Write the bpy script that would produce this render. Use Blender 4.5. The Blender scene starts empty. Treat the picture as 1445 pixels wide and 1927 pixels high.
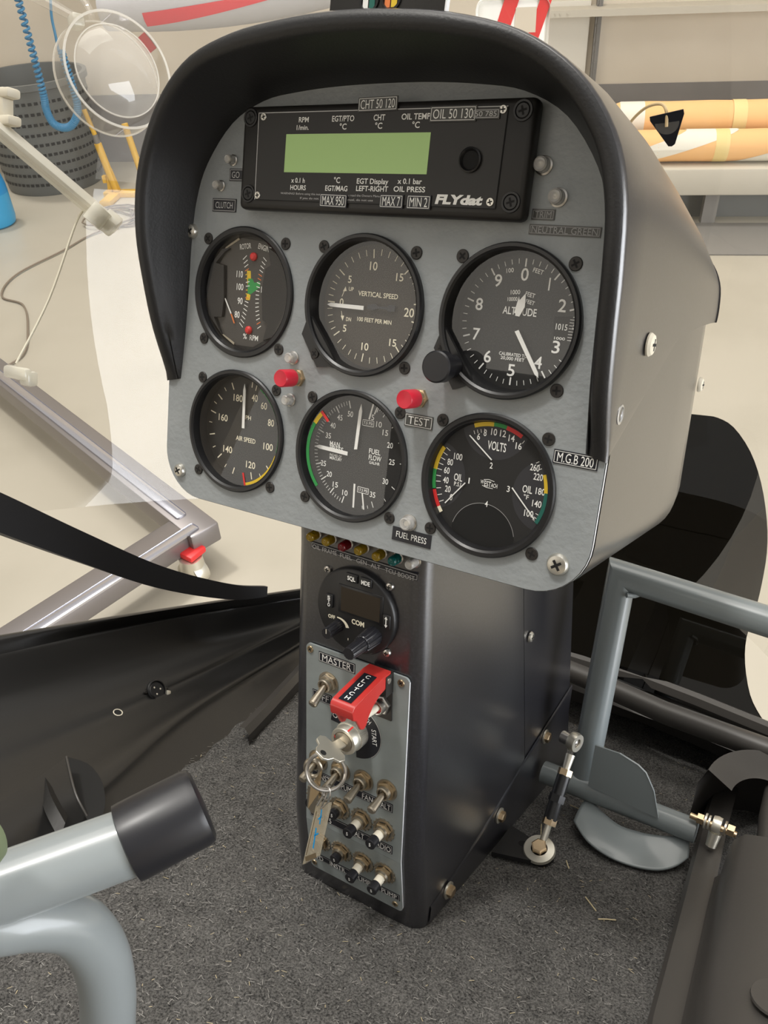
import bpy, bmesh, math, random
from mathutils import Matrix, Vector, geometry
PI = math.pi
random.seed(7)
SC = bpy.context.scene
COL = SC.collection
V = Vector

# ------------------------------------------------------------------ frames
# PAN: instrument panel frame (x right, y up the panel, z out of the panel towards the pilot), metres.
# world: z up, hangar floor at z = 0.
ROWS = ((0.993312, -0.115459, 0.0), (0.0491133, 0.4225316, -0.9050165), (0.1044919, 0.8989641, 0.4253764))
CAM_P = V((0.27355653, 0.00608651, 0.41599766))
CAM_R = V((0.843433770, 0.098067369, -0.528206652))
CAM_D = V((0.212247139, -0.964040406, 0.159928881))
CAM_F = V((-0.493528751, -0.246999769, -0.833918753))
HGT = 1.5
W3 = Matrix(ROWS)
PAN = Matrix.Translation(V((0, 0, HGT)) - W3 @ CAM_P) @ W3.to_4x4()
T = Matrix.Translation
def RX(a): return Matrix.Rotation(a, 4, 'X')
def RY(a): return Matrix.Rotation(a, 4, 'Y')
def RZ(a): return Matrix.Rotation(a, 4, 'Z')
TILT = math.radians(7.09)
PED = PAN @ T((0.0021486, -0.1930521, -0.0224665)) @ RX(TILT)      # pedestal face frame
# hangar wall frame: x along the back wall, y towards the helicopter, z up
HS = 1.25
wu = V((2.88, 1.45, 0)).normalized(); wn = V((wu.y, -wu.x, 0))
HAN = Matrix(((wu.x, wn.x, 0, -2.33*HS), (wu.y, wn.y, 0, 3.44*HS), (0, 0, 1, 0), (0, 0, 0, 1)))

# ------------------------------------------------------------------ camera, world, lights, exposure
cam = bpy.data.cameras.new('camera'); camo = bpy.data.objects.new('camera', cam); COL.objects.link(camo)
cm = Matrix.Identity(4)
for i, ax in enumerate((CAM_R, -CAM_D, -CAM_F)):
    a = W3 @ ax
    for j in range(3): cm[j][i] = a[j]
cm.translation = V((0, 0, HGT))
camo.matrix_world = cm
cam.sensor_fit = 'HORIZONTAL'; cam.sensor_width = 36; cam.lens = 1575.8/1445*36
cam.clip_start = 0.01
SC.camera = camo
SC.view_settings.view_transform = 'Standard'; SC.view_settings.look = 'None'
SC.view_settings.exposure = 0.3; SC.view_settings.gamma = 1; SC.view_settings.use_curve_mapping = False
wd = bpy.data.worlds.new('hangar_light'); SC.world = wd; wd.use_nodes = True
nt = wd.node_tree; bg = nt.nodes['Background']
tc = nt.nodes.new('ShaderNodeTexCoord'); sx = nt.nodes.new('ShaderNodeSeparateXYZ'); rp = nt.nodes.new('ShaderNodeValToRGB')
nt.links.new(tc.outputs['Generated'], sx.inputs[0]); nt.links.new(sx.outputs['Z'], rp.inputs[0]); nt.links.new(rp.outputs[0], bg.inputs[0])
e = rp.color_ramp.elements
e[0].position = 0.0; e[0].color = (0.42, 0.38, 0.32, 1); e[1].position = 1.0; e[1].color = (1.0, 0.97, 0.92, 1)
n_ = e.new(0.25); n_.color = (0.62, 0.58, 0.52, 1)
bg.inputs[1].default_value = 0.55
def area(name, loc, target, sx_, sy_, power, col):
    l = bpy.data.lights.new(name, 'AREA'); l.shape = 'RECTANGLE'; l.size = sx_; l.size_y = sy_; l.energy = power; l.color = col
    o = bpy.data.objects.new(name, l); COL.objects.link(o); o.location = loc
    o.rotation_euler = (V(target)-V(loc)).to_track_quat('-Z', 'Y').to_euler(); return o
area('skylight', (-1.5, 1.5, 5.5), (-1.5, 2.5, 0), 5, 4, 190, (1, .96, .9))
sun = bpy.data.lights.new('daylight', 'SUN'); sun.energy = 1.2; sun.angle = math.radians(6); sun.color = (1, .97, .92)
so = bpy.data.objects.new('daylight', sun); COL.objects.link(so)
so.rotation_euler = (W3 @ V((0.05, -0.3, -0.15))).to_track_quat('-Z', 'Y').to_euler()

# ------------------------------------------------------------------ materials
MATS = {}
def L(c):   # sRGB 0-255 -> linear
    return tuple(((x/255)/12.92 if x/255 <= .04045 else ((x/255+.055)/1.055)**2.4) for x in c)
def mat(name, col, rough=.5, metal=0.0, bump=None, var=None, coat=0, spec=.5, emit=None, coatr=.08):
    m = bpy.data.materials.new(name); m.use_nodes = True; MATS[name] = m
    t = m.node_tree; b = t.nodes['Principled BSDF']
    b.inputs['Base Color'].default_value = (*col, 1); b.inputs['Roughness'].default_value = rough; b.inputs['Metallic'].default_value = metal
    b.inputs['Specular IOR Level'].default_value = spec
    if coat: b.inputs['Coat Weight'].default_value = coat; b.inputs['Coat Roughness'].default_value = coatr
    if emit: b.inputs['Emission Color'].default_value = (*emit[0], 1); b.inputs['Emission Strength'].default_value = emit[1]
    if bump or var:
        c = t.nodes.new('ShaderNodeTexCoord')
    if bump:
        n = t.nodes.new('ShaderNodeTexNoise'); n.inputs['Scale'].default_value = bump[0]; n.inputs['Detail'].default_value = 3
        t.links.new(c.outputs['Object'], n.inputs['Vector'])
        k = t.nodes.new('ShaderNodeBump'); k.inputs['Strength'].default_value = bump[1]; k.inputs['Distance'].default_value = bump[2] if len(bump) > 2 else .001
        t.links.new(n.outputs[0], k.inputs['Height']); t.links.new(k.outputs[0], b.inputs['Normal'])
    if var:   # (scale, other colour, contrast low, high)
        n = t.nodes.new('ShaderNodeTexNoise'); n.inputs['Scale'].default_value = var[0]; n.inputs['Detail'].default_value = 6
        t.links.new(c.outputs['Object'], n.inputs['Vector'])
        r = t.nodes.new('ShaderNodeValToRGB'); r.color_ramp.elements[0].position = var[2]; r.color_ramp.elements[1].position = var[3]
        r.color_ramp.elements[0].color = (*col, 1); r.color_ramp.elements[1].color = (*var[1], 1)
        t.links.new(n.outputs[0], r.inputs[0]); t.links.new(r.outputs[0], b.inputs['Base Color'])
    return m
def clear(name, tint=(1, 1, 1), dust=0.0, dustcol=(1, 1, 1), rough=0.0, ior=1.49, body=0.0, bodycol=(1, 1, 1)):
    m = bpy.data.materials.new(name); m.use_nodes = True; MATS[name] = m
    t = m.node_tree; t.nodes.remove(t.nodes['Principled BSDF']); out = t.nodes['Material Output']
    tr = t.nodes.new('ShaderNodeBsdfTransparent'); tr.inputs[0].default_value = (*tint, 1)
    gl = t.nodes.new('ShaderNodeBsdfGlossy'); gl.inputs['Roughness'].default_value = rough
    fr = t.nodes.new('ShaderNodeFresnel'); fr.inputs[0].default_value = ior
    ge = t.nodes.new('ShaderNodeNewGeometry'); mu = t.nodes.new('ShaderNodeMath'); mu.operation = 'MULTIPLY_ADD'
    # front faces reflect, back faces only transmit
    mu.inputs[1].default_value = -1; mu.inputs[2].default_value = 1
    t.links.new(ge.outputs['Backfacing'], mu.inputs[0])
    m2 = t.nodes.new('ShaderNodeMath'); m2.operation = 'MULTIPLY'; t.links.new(mu.outputs[0], m2.inputs[0]); t.links.new(fr.outputs[0], m2.inputs[1])
    mx = t.nodes.new('ShaderNodeMixShader'); t.links.new(m2.outputs[0], mx.inputs[0])
    base = tr
    if dust or body:
        df = t.nodes.new('ShaderNodeBsdfDiffuse'); df.inputs[0].default_value = (*dustcol, 1)
        dm = t.nodes.new('ShaderNodeMixShader'); dm.inputs[0].default_value = dust+body
        t.links.new(tr.outputs[0], dm.inputs[1]); t.links.new(df.outputs[0], dm.inputs[2]); base = dm
    t.links.new(base.outputs[0], mx.inputs[1]); t.links.new(gl.outputs[0], mx.inputs[2]); t.links.new(mx.outputs[0], out.inputs[0])
    return m
mat('panel_grey', (.315, .338, .348), .42, 0, (260, .35, .0012), (40, (.275, .298, .308), .35, .75))
mat('plate_grey', (.26, .29, .29), .4, 0, (300, .12, .0006), (60, (.22, .245, .24), .4, .8))
mat('alu_edge', (.75, .76, .77), .3, .9)
mat('satin_black', (.007, .007, .010), .30, 0, (900, .08, .0004), (600, (.028, .028, .036), .45, .8), spec=.9, coat=1.0, coatr=.30)
mat('hood_black', (.012, .012, .013), .48, 0, (700, .2, .0008))
mat('black_plastic', (.012, .012, .013), .4, 0, (500, .06, .0005))
mat('unit_black', (.016, .015, .014), .45, 0, (900, .06, .0004))
mat('bezel_black', (.010, .010, .011), .35)
mat('dial_black', (.014, .014, .014), .6)
mat('dial_window', (.03, .03, .035), .5)
mat('dial_tan', (.45, .40, .30), .5)
mat('white', (.90, .90, .87), .5)
mat('cream', (.88, .82, .64), .5)
mat('dial_brown_reflect', (.040, .031, .022), .6)  # brownish glass reflection put into the dial colour
mat('tach_window', (.065, .060, .055), .5)
mat('bare_white', (.85, .86, .87), .35, .2)
mat('ink_grey', (.55, .55, .55), .5)
mat('ink_dim', (.33, .33, .33), .5)
mat('yellow', (.80, .55, .03), .5)
mat('green', (.03, .30, .07), .5)
mat('green_dark', (.01, .13, .10), .5)
mat('red', (.70, .03, .03), .42)
mat('red_cap', (.62, .022, .045), .35)
mat('guard_red', (.50, .035, .03), .28, coat=.3)
mat('orange', (.80, .22, .06), .5)
mat('tape_black', (.011, .012, .018), .35)
mat('tape_grey', (.06, .06, .055), .3)
mat('steel', (.62, .60, .57), .28, 1)
mat('worn_nickel', (.47, .42, .34), .36, 1, (300, .15, .0004))
mat('brass', (.50, .39, .25), .36, 1)
mat('gold_bolt', (.66, .50, .32), .34, 1)
mat('screw_dark', (.03, .027, .025), .42, .3)
mat('screw_silver', (.66, .64, .58), .32, .9)
mat('screw_recess', (.004, .004, .004), .8)
mat('pale_zinc', (.70, .67, .58), .35, .85)
mat('ivory', (.72, .67, .55), .45)
mat('tube_grey', (.20, .225, .23), .3, 0, (60, .05, .0005), coat=.25)
mat('tube_light', (.25, .275, .28), .28, 0, (60, .05, .0005), coat=.3)
mat('tub_black', (.011, .0105, .010), .36, 0, (350, .10, .0006), spec=.55)
mat('ledge_brown', (.05, .046, .042), .42, 0, (500, .1, .0005))
mat('rail_black', (.012, .012, .014), .5)
mat('lcd', (.30, .44, .16), .3, emit=((.28, .42, .15), .22))
mat('lcd_off', (.030, .022, .014), .2)
mat('cord_white', (.72, .68, .55), .6)
mat('string', (.60, .45, .25), .8)
mat('rubber', (.011, .011, .014), .34, 0, (80, .05))
mat('wall_paint', (.66, .585, .475), .8, 0, None, (1.6, (.57, .50, .40), .4, .75))
mat('wall_grey', (.20, .185, .175), .75, 0, None, (2.5, (.16, .15, .14), .4, .75))
mat('wall_white', (.66, .62, .54), .8)
mat('floor_paint', (.42, .385, .315), .42, 0, None, (2.2, (.36, .33, .265), .45, .8))
mat('shelf_paint', (.50, .46, .38), .6)
mat('post_grey', (.17, .16, .145), .6)
mat('bin_grey', (.115, .12, .115), .55)
mat('blue', (.0, .24, .56), .35)
mat('blue_low', (.03, .33, .62), .35)
mat('hose_blue', (.03, .19, .36), .4)
mat('stand_yellow', (.62, .36, .02), .5)
mat('roll_orange', (.80, .46, .19), .7, 0, None)
mat('roll_white', (.72, .68, .58), .7)
mat('tape_yellow', (.75, .58, .25), .6)
mat('dolly_alu', (.24, .22, .215), .36, .6)
mat('dolly_trim', (.60, .60, .66), .18, .9)
mat('cable_dark', (.20, .16, .12), .6)
mat('red_fabric', (.70, .06, .07), .7)
mat('grey_cover', (.50, .49, .50), .6)
mat('green_paint', (.13, .16, .09), .5)
clear('glass', (1, 1, 1), ior=1.5)
clear('acrylic', (.95, .945, .93), dust=.05, dustcol=(.9, .86, .78), ior=1.5)
clear('acrylic_part', (.95, .94, .92), body=.10, dustcol=(.95, .92, .86), ior=1.49)
clear('clear_plastic', (.93, .92, .88), body=.45, dustcol=(.93, .91, .82), ior=1.5, rough=.08)
clear('dome_clear', (.96, .95, .93), body=.24, dustcol=(.95, .92, .86), ior=1.6)
clear('rim_white', (.96, .95, .93), body=.42, dustcol=(.95, .92, .86), ior=1.5)
clear('lamp_clear', (.9, .9, .88), body=.42, dustcol=(.75, .73, .70), ior=1.5, rough=.1)
clear('lamp_yellow', (.7, .5, .05), body=.55, dustcol=(.42, .29, .02), ior=1.5, rough=.1)
clear('lamp_red', (.4, .02, .03), body=.6, dustcol=(.22, .01, .015), ior=1.5, rough=.1)
clear('lamp_teal', (.02, .3, .28), body=.6, dustcol=(.01, .16, .15), ior=1.5, rough=.1)
clear('tag_clear', (.85, .82, .75), body=.3, dustcol=(.62, .55, .42), ior=1.5, rough=.1)
clear('smoked', (.075, .072, .065), ior=1.49)
clear('decal_film', (.97, .97, .97), ior=1.5)

def carpet_mat(name, c0, c1):
    m = mat(name, c0, .95, 0, None, None, spec=.1); t = m.node_tree; b = t.nodes['Principled BSDF']
    c = t.nodes.new('ShaderNodeTexCoord')
    n = t.nodes.new('ShaderNodeTexNoise'); n.inputs['Scale'].default_value = 620; n.inputs['Detail'].default_value = 5; n.inputs['Roughness'].default_value = .75
    n2 = t.nodes.new('ShaderNodeTexNoise'); n2.inputs['Scale'].default_value = 60; n2.inputs['Detail'].default_value = 4
    ad = t.nodes.new('ShaderNodeMath'); ad.operation = 'MULTIPLY_ADD'; ad.inputs[1].default_value = .16
    t.links.new(c.outputs['Object'], n.inputs['Vector']); t.links.new(c.outputs['Object'], n2.inputs['Vector'])
    t.links.new(n2.outputs[0], ad.inputs[0]); t.links.new(n.outputs[0], ad.inputs[2])
    r = t.nodes.new('ShaderNodeValToRGB'); E_ = r.color_ramp.elements
    E_[0].position = .42; E_[0].color = (*c0, 1); E_[1].position = .80; E_[1].color = (*c1, 1)
    t.links.new(ad.outputs[0], r.inputs[0]); t.links.new(r.outputs[0], b.inputs['Base Color'])
    k = t.nodes.new('ShaderNodeBump'); k.inputs['Strength'].default_value = .9; k.inputs['Distance'].default_value = .003
    t.links.new(ad.outputs[0], k.inputs['Height']); t.links.new(k.outputs[0], b.inputs['Normal'])
carpet_mat('carpet', (.022, .022, .022), (.30, .29, .275))

# ------------------------------------------------------------------ mesh builder
class B:
    def __init__(s): s.v = []; s.f = []; s.m = []; s.slot = 0
    def add(s, vs, fs, M=None):
        n = len(s.v)
        if M is not None: vs = [M @ V(p) for p in vs]
        s.v += [tuple(p) for p in vs]; s.f += [tuple(i+n for i in f) for f in fs]; s.m += [s.slot]*len(fs); return s
    def box(s, c, d, bev=0, seg=2, M=None):
        bm = bmesh.new(); bmesh.ops.create_cube(bm, size=1)
        bmesh.ops.scale(bm, vec=d, verts=bm.verts)
        if bev: bmesh.ops.bevel(bm, geom=bm.edges[:], offset=bev, segments=seg, affect='EDGES', profile=.5)
        bm.verts.ensure_lookup_table()
        s.add([v.co + V(c) for v in bm.verts], [[v.index for v in f.verts] for f in bm.faces], M); bm.free(); return s
    def lathe(s, prof, n=40, M=None, close=False, a0=0, a1=2*PI):
        full = abs(a1-a0-2*PI) < 1e-6; k = n if full else n+1
        vs = []; fs = []
        for i in range(k):
            a = a0+(a1-a0)*i/n
            for r, z in prof: vs.append((r*math.cos(a), r*math.sin(a), z))
        p = len(prof); q = p if close else p-1
        for i in range(n):
            j = (i+1) % k
            for t in range(q):
                u = (t+1) % p
                fs.append((i*p+t, j*p+t, j*p+u, i*p+u))
        return s.add(vs, fs, M)
    def cyl(s, p0, p1, r0, r1=None, n=24, M=None, bev=0):
        r1 = r0 if r1 is None else r1; p0 = V(p0); p1 = V(p1); h = (p1-p0).length
        R = (p1-p0).to_track_quat('Z', 'Y').to_matrix().to_4x4(); X = T(p0) @ R
        pr = [(0.0, 0.0), (r0-bev, 0.0)] + ([(r0, bev)] if bev else []) + ([(r1, h-bev)] if bev else []) + [(r1-bev, h), (0.0, h)]
        return s.lathe(pr, n, X if M is None else M @ X)
    def tube(s, pts, r, n=16, M=None, caps=True, closed=False):
        pts = [V(p) for p in pts]; N = len(pts); rs = r if isinstance(r, (list, tuple)) else [r]*N
        d = []
        for i in range(N):
            a = pts[(i-1) % N] if (closed or i > 0) else pts[i]; b = pts[(i+1) % N] if (closed or i < N-1) else pts[i]
            d.append((b-a).normalized())
        up = V((0, 0, 1)) if abs(d[0].z) < .9 else V((1, 0, 0))
        x = d[0].cross(up).normalized(); vs = []; fs = []
        for i in range(N):
            x = (x - d[i]*x.dot(d[i])).normalized(); y = d[i].cross(x)
            for k in range(n):
                a = 2*PI*k/n; vs.append(pts[i] + (x*math.cos(a) + y*math.sin(a))*rs[i])
        for i in range(N if closed else N-1):
            j = (i+1) % N
            for k in range(n):
                l = (k+1) % n; fs.append((i*n+k, i*n+l, j*n+l, j*n+k))
        if caps and not closed: fs += [tuple(range(n-1, -1, -1)), tuple(range((N-1)*n, N*n))]
        return s.add(vs, fs, M)
    def prism(s, poly, z0, z1, M=None):
        a = sum(poly[i][0]*poly[(i+1) % len(poly)][1]-poly[(i+1) % len(poly)][0]*poly[i][1] for i in range(len(poly)))
        if a < 0: poly = poly[::-1]
        n = len(poly); vs = [(x, y, z0) for x, y in poly] + [(x, y, z1) for x, y in poly]
        fs = [tuple(range(n-1, -1, -1)), tuple(range(n, 2*n))] + [(i, (i+1) % n, n+(i+1) % n, n+i) for i in range(n)]
        return s.add(vs, fs, M)
    def grid(s, rows, M=None, closed=False, flip=False):
        n = len(rows[0]); vs = [p for r in rows for p in r]; fs = []
        for i in range(len(rows)-1):
            for j in range(n if closed else n-1):
                k = (j+1) % n; q = (i*n+j, i*n+k, (i+1)*n+k, (i+1)*n+j); fs.append(q[::-1] if flip else q)
        return s.add(vs, fs, M)
    def bar(s, a, b, w, z, M=None):      # flat stroke in the xy plane
        a = V((a[0], a[1])); b = V((b[0], b[1])); d = (b-a).normalized(); p = V((-d.y, d.x))*w/2
        return s.add([(*(a-p), z), (*(b-p), z), (*(b+p), z), (*(a+p), z)], [(0, 1, 2, 3)], M)
    def tick(s, ang, r0, r1, w, z, M=None):
        c, q = math.cos(math.radians(ang)), math.sin(math.radians(ang))
        return s.bar((r0*c, r0*q), (r1*c, r1*q), w, z, M)
    def arc(s, a0, a1, r0, r1, z, n=16, M=None):
        rows = []
        for i in range(n+1):
            a = math.radians(a0+(a1-a0)*i/n); rows.append([(r0*math.cos(a), r0*math.sin(a), z), (r1*math.cos(a), r1*math.sin(a), z)])
        return s.grid(rows, M, flip=a1 > a0)
    def text(s, t, x, y, h, w=None, rot=0, z=0.0, M=None, bold=0.0, shear=0.0, al='c'):
        vs, fs, x0, x1 = glyphs(t, bold)
        k = h/CAP; tw = (x1-x0)*k; sxx = k*(w/tw if w else .86)
        tw = (x1-x0)*sxx; ox = {'c': -tw/2, 'l': 0, 'r': -tw}[al]
        X = T((x, y, z)) @ RZ(math.radians(rot))
        if M is not None: X = M @ X
        return s.add([((vx-x0)*sxx+ox+shear*(vy*k), vy*k-h/2, 0) for vx, vy in vs], fs, X)
GL = {}; CAP = .7
def glyphs(t, bold):
    if (t, bold) in GL: return GL[(t, bold)]
    cu = bpy.data.curves.new('tmp', 'FONT'); cu.body = t; cu.offset = bold; cu.resolution_u = 3
    ob = bpy.data.objects.new('tmp', cu); COL.objects.link(ob)
    dg = bpy.context.evaluated_depsgraph_get(); me = bpy.data.meshes.new_from_object(ob.evaluated_get(dg))
    vs = [(v.co.x, v.co.y) for v in me.vertices]; fs = [tuple(p.vertices) for p in me.polygons]
    # face upwards
    o = []
    for f in fs:
        a = sum(vs[f[i]][0]*vs[f[(i+1) % len(f)]][1]-vs[f[(i+1) % len(f)]][0]*vs[f[i]][1] for i in range(len(f)))
        o.append(f if a > 0 else f[::-1])
    r = (vs, o, min(v[0] for v in vs), max(v[0] for v in vs))
    bpy.data.objects.remove(ob); bpy.data.curves.remove(cu); bpy.data.meshes.remove(me)
    GL[(t, bold)] = r; return r
_h = glyphs('H', 0.0); CAP = max(v[1] for v in _h[0])

def obj(name, b, m, parent=None, M=None, label=None, ang=35):
    me = bpy.data.meshes.new(name); me.from_pydata(b.v, [], b.f)
    for k in (m if isinstance(m, (list, tuple)) else [m]): me.materials.append(MATS[k])
    for p, i in zip(me.polygons, b.m): p.material_index = i
    for p in me.polygons: p.use_smooth = True
    me.set_sharp_from_angle(angle=math.radians(ang)); me.update()
    o = bpy.data.objects.new(name, me); COL.objects.link(o)
    if parent is not None: o.parent = parent
    if M is not None:
        if parent is not None: o.matrix_local = M
        else: o.matrix_world = M
    if label: o['label'] = label
    return o
def thing(name, label, cat, M, group=None):
    o = bpy.data.objects.new(name, None); o.empty_display_size = .02; COL.objects.link(o); o.matrix_world = M
    o['label'] = label; o['category'] = cat
    if group: o['group'] = group
    return o
def tag(o, label, cat, group=None):
    o['label'] = label; o['category'] = cat
    if group: o['group'] = group
    return o
def struct(o): o['kind'] = 'structure'; return o
def spline(pts, n=6):
    out = []; P = [V(p) for p in pts]
    for i in range(len(P)-1):
        a = P[max(i-1, 0)]; b = P[i]; c = P[i+1]; d = P[min(i+2, len(P)-1)]
        for k in range(n):
            t = k/n; out.append(.5*((2*b)+(c-a)*t+(2*a-5*b+4*c-d)*t*t+(3*b-a-3*c+d)*t**3))
    out.append(P[-1]); return out
def mm(s=.001): return Matrix.Scale(s, 4)

# parts used again and again
def screw_head(parent, M, r, h, m='screw_dark', recess=True, name='screw', label=None):
    b = B(); b.lathe([(r, 0), (r, h*.3), (r*.82, h*.8), (r*.45, h), (0, h)], 20)
    o = obj(name, b, m, parent, M, label)
    if recess:
        c = B(); c.box((0, 0, h+.00005), (r*1.0, r*.24, .0001)); c.box((0, 0, h+.00006), (r*.24, r*1.0, .0001))
        obj('cross_recess', c, 'screw_recess', o)
    return o
def flat_screw(parent, x, y, r, rot, m='screw_dark', z=0.0):
    """flush cross head screw on a face"""
    b = B(); b.lathe([(r, 0), (r, .0005), (r*.92, .0008), (0, .0008)], 20)
    o = obj('screw', b, m, parent, T((x, y, z)) @ RZ(rot))
    c = B(); c.bar((-r*.62, 0), (r*.62, 0), r*.3, .00085); c.bar((0, -r*.62), (0, r*.62), r*.3, .00087)
    obj('cross_recess', c, 'screw_recess', o); return o
def strip(parent, x, y, w, h, t, th, tw, rot=0, z=.0003, m='tape_black', ink='white', frame=True, label=None, bold=.0, M=None, dx=0, fr_m=None):
    b = B(); b.box((0, 0, z), (w, h, .0005))
    X = T((x, y, 0)) @ RZ(math.radians(rot))
    if M is not None: X = M @ X
    o = obj('label_strip', b, m, parent, X, label)
    g = B()
    if t: g.text(t, dx, 0, th, tw, z=z+.0004, bold=bold)
    if frame:
        a, c = w/2-.0007, h/2-.0007; f = .00028
        for p, q in (((-a, -c), (a, -c)), ((-a, c), (a, c)), ((-a, -c), (-a, c)), ((a, -c), (a, c))): g.bar(p, q, f, z+.00038)
    if g.v: obj('lettering', g, ink, o)
    return o

# ================================================================== SETTING: hangar
def hang(p): return HAN @ V((p[0]*HS, p[1]*HS, p[2]*HS))
HH = HAN @ Matrix.Scale(HS, 4)
b = B(); b.box((0, 3.5, -.05), (11, 7.4, .1)); struct(obj('floor', b, 'floor_paint', None, HAN))
b = B(); b.box((0, -.1, 1.6), (11, .2, 3.2)); struct(obj('wall_back', b, 'wall_paint', None, HAN))
b = B(); b.box((0, .004, .303*HS/2), (11, .008, .303*HS)); struct(obj('baseboard_back', b, 'wall_grey', None, HAN))
b = B()
b.box((.745, .012, .46), (.185, .02, .33))
struct(obj('trim_1', b, 'wall_white', None, HH))
b = B(); b.box((.872, .025, .46), (.024, .05, .36)); b.box((.872, .052, .46), (.006, .004, .36))
for k in range(9): b.box((.872, .055, .33+k*.035), (.010, .003, .008))
struct(obj('trim_2', b, 'post_grey', None, HH))
b = B(); b.box((1.6, .06, .594), (1.95, .12, .026))
for x in (.69, .71, .74): b.cyl((x, .121, .594), (x, .124, .594), .003, n=10)
tag(obj('wall_shelf', b, 'shelf_paint', None, HH), 'long beige shelf fixed along the upper back wall', 'shelf')

# right hand hangar wall with the open doorway, daylight outside
RW = 4.6
b = B(); b.box((RW+.1, -2.6, 1.7), (.2, 4.0, 3.4)); b.box((RW+.1, 3.9, 1.9), (.2, 2.2, 3.8)); b.box((RW+.1, 1.1, 3.5), (.2, 3.4, .6)); struct(obj('wall_right', b, 'wall_paint'))
mat('daylight_outside', (0, 0, 0), 1, emit=((.92, .95, 1.0), 8.0))
b = B(); b.box((RW+.25, 1.1, 1.6), (.02, 3.6, 3.2)); struct(obj('door_1', b, 'daylight_outside'))

# hangar wall behind the pilot with an unseen glowing pane added for gauge reflections and fill
mat('rear_fill_glow', (0, 0, 0), 1, emit=((1.0, .93, .82), 1.7))
b = B(); b.box((-4.9, -4.7, 2.3), (1.0, .2, 4.6)); b.box((.9, -4.7, 2.3), (5.6, .2, 4.6)); b.box((-3.15, -4.7, .5), (2.5, .2, 1.0)); b.box((-3.15, -4.7, 4.4), (2.5, .2, .4)); struct(obj('wall_rear', b, 'wall_paint'))
b = B(); b.box((-3.15, -4.75, 2.6), (2.6, .02, 3.3)); struct(obj('rear_fill_pane', b, 'rear_fill_glow'))

# bench with rolls, in front of the back wall
BD = .86
def bench():
    t = thing('low_bench', 'low beige bench in front of the grey wall band carrying two orange rolls', 'bench', HH @ T((1.5, BD, 0)))
    b = B(); b.box((0.2, -.17, .160), (1.35, .38, .095), .006); obj('bench_top', b, 'shelf_paint', t)
    for x in (-.22, .3, .8):
        b = B(); b.box((x, -.02, .056), (.05, .04, .112)); obj('leg', b, 'post_grey', t)
    b = B(); b.box((.2, -.09, .056), (1.3, .02, .112)); obj('back_board', b, 'bin_grey', t)
bench()
b = B(); b.box((1.62, BD+.15, .003), (1.3, .30, .006), .002); tag(obj('floor_shade_strip', b, 'post_grey', None, HH), 'dark grey flat strip added as shade on the floor in front of the low bench', 'shade strip')  # dark strip added to stand in for the shade under the bench
def roll(x0, x1, y, z, r, kind, label):
    t = thing('fabric_roll', label, 'roll', HH @ T((x0, y, z)), 'orange and white rolls on the bench')
    b = B(); prof = [(r*.55, 0), (r*.9, .012), (r, .03), (r, .06)] if kind else [(0, 0), (r, 0), (r, .02), (r, .06)]
    n = 14
    for k in range(1, n+1): prof.append((r*(1+.015*math.sin(k*2.1)), .06+(x1-x0-.06)*k/n))
    prof.append((0, x1-x0))
    b.lathe(prof, 36, RY(PI/2))
    obj('rolled_sheet', b, 'roll_orange', t)
    if kind:
        b = B(); b.lathe([(.0, -.004), (r*.5, -.004), (r*.8, .004), (r*1.01, .03), (r*1.012, .115), (r*1.0, .116)], 36, RY(PI/2)); obj('white_end', b, 'roll_white', t)
    else:
        # white stripes wound in a slant round the roll
        for x in (.22, .72):
            b = B(); rows = []
            for i in range(25):
                a = 2*PI*i/24; o = .17*math.sin(a); rows.append([(x+o-.16, r*1.02*math.cos(a), r*1.02*math.sin(a)), (x+o+.02, r*1.02*math.cos(a), r*1.02*math.sin(a))])
            b.grid(rows); obj('white_stripe', b, 'roll_white', t)
    b = B(); c = .43 if kind else .33
    b.lathe([(r*1.022, c), (r*1.025, c+.001), (r*1.025, c+.047), (r*1.022, c+.048)], 36, RY(PI/2)); obj('tape_band', b, 'tape_yellow', t)
roll(.905, 2.0, BD-.215, .318, .062, 1, 'upper orange roll with crumpled white end at the back of the low bench')
roll(.93, 2.0, BD-.065, .2655, .054, 0, 'lower orange roll with slanting white stripes at the front of the low bench')

# red and white barrier cap on a post
t = thing('barrier_board', 'red and white striped warning board with square opening behind the glare shield', 'board', HH @ T((.52, .8, .55)))
b = B(); b.box((0, 0, .10), (.25, .02, .20), .03, 4); obj('board_face', b, 'white', t)
for x, w in ((-.03, .05), (.085, .04)):
    b = B(); b.prism([(x-w/2+.03, .21), (x+w/2+.03, .21), (x+w/2-.04, 0), (x-w/2-.04, 0)], .0102, .0115, RX(PI/2) @ Matrix.Scale(-1, 4, (0, 0, 1))); obj('red_stripe', b, 'red', t)
b = B(); b.box((.045, .012, .135), (.07, .004, .075)); obj('opening', b, 'wall_paint', t)
b = B(); b.box((0, 0, -.27), (.03, .02, .56)); obj('post', b, 'post_grey', t)

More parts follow.
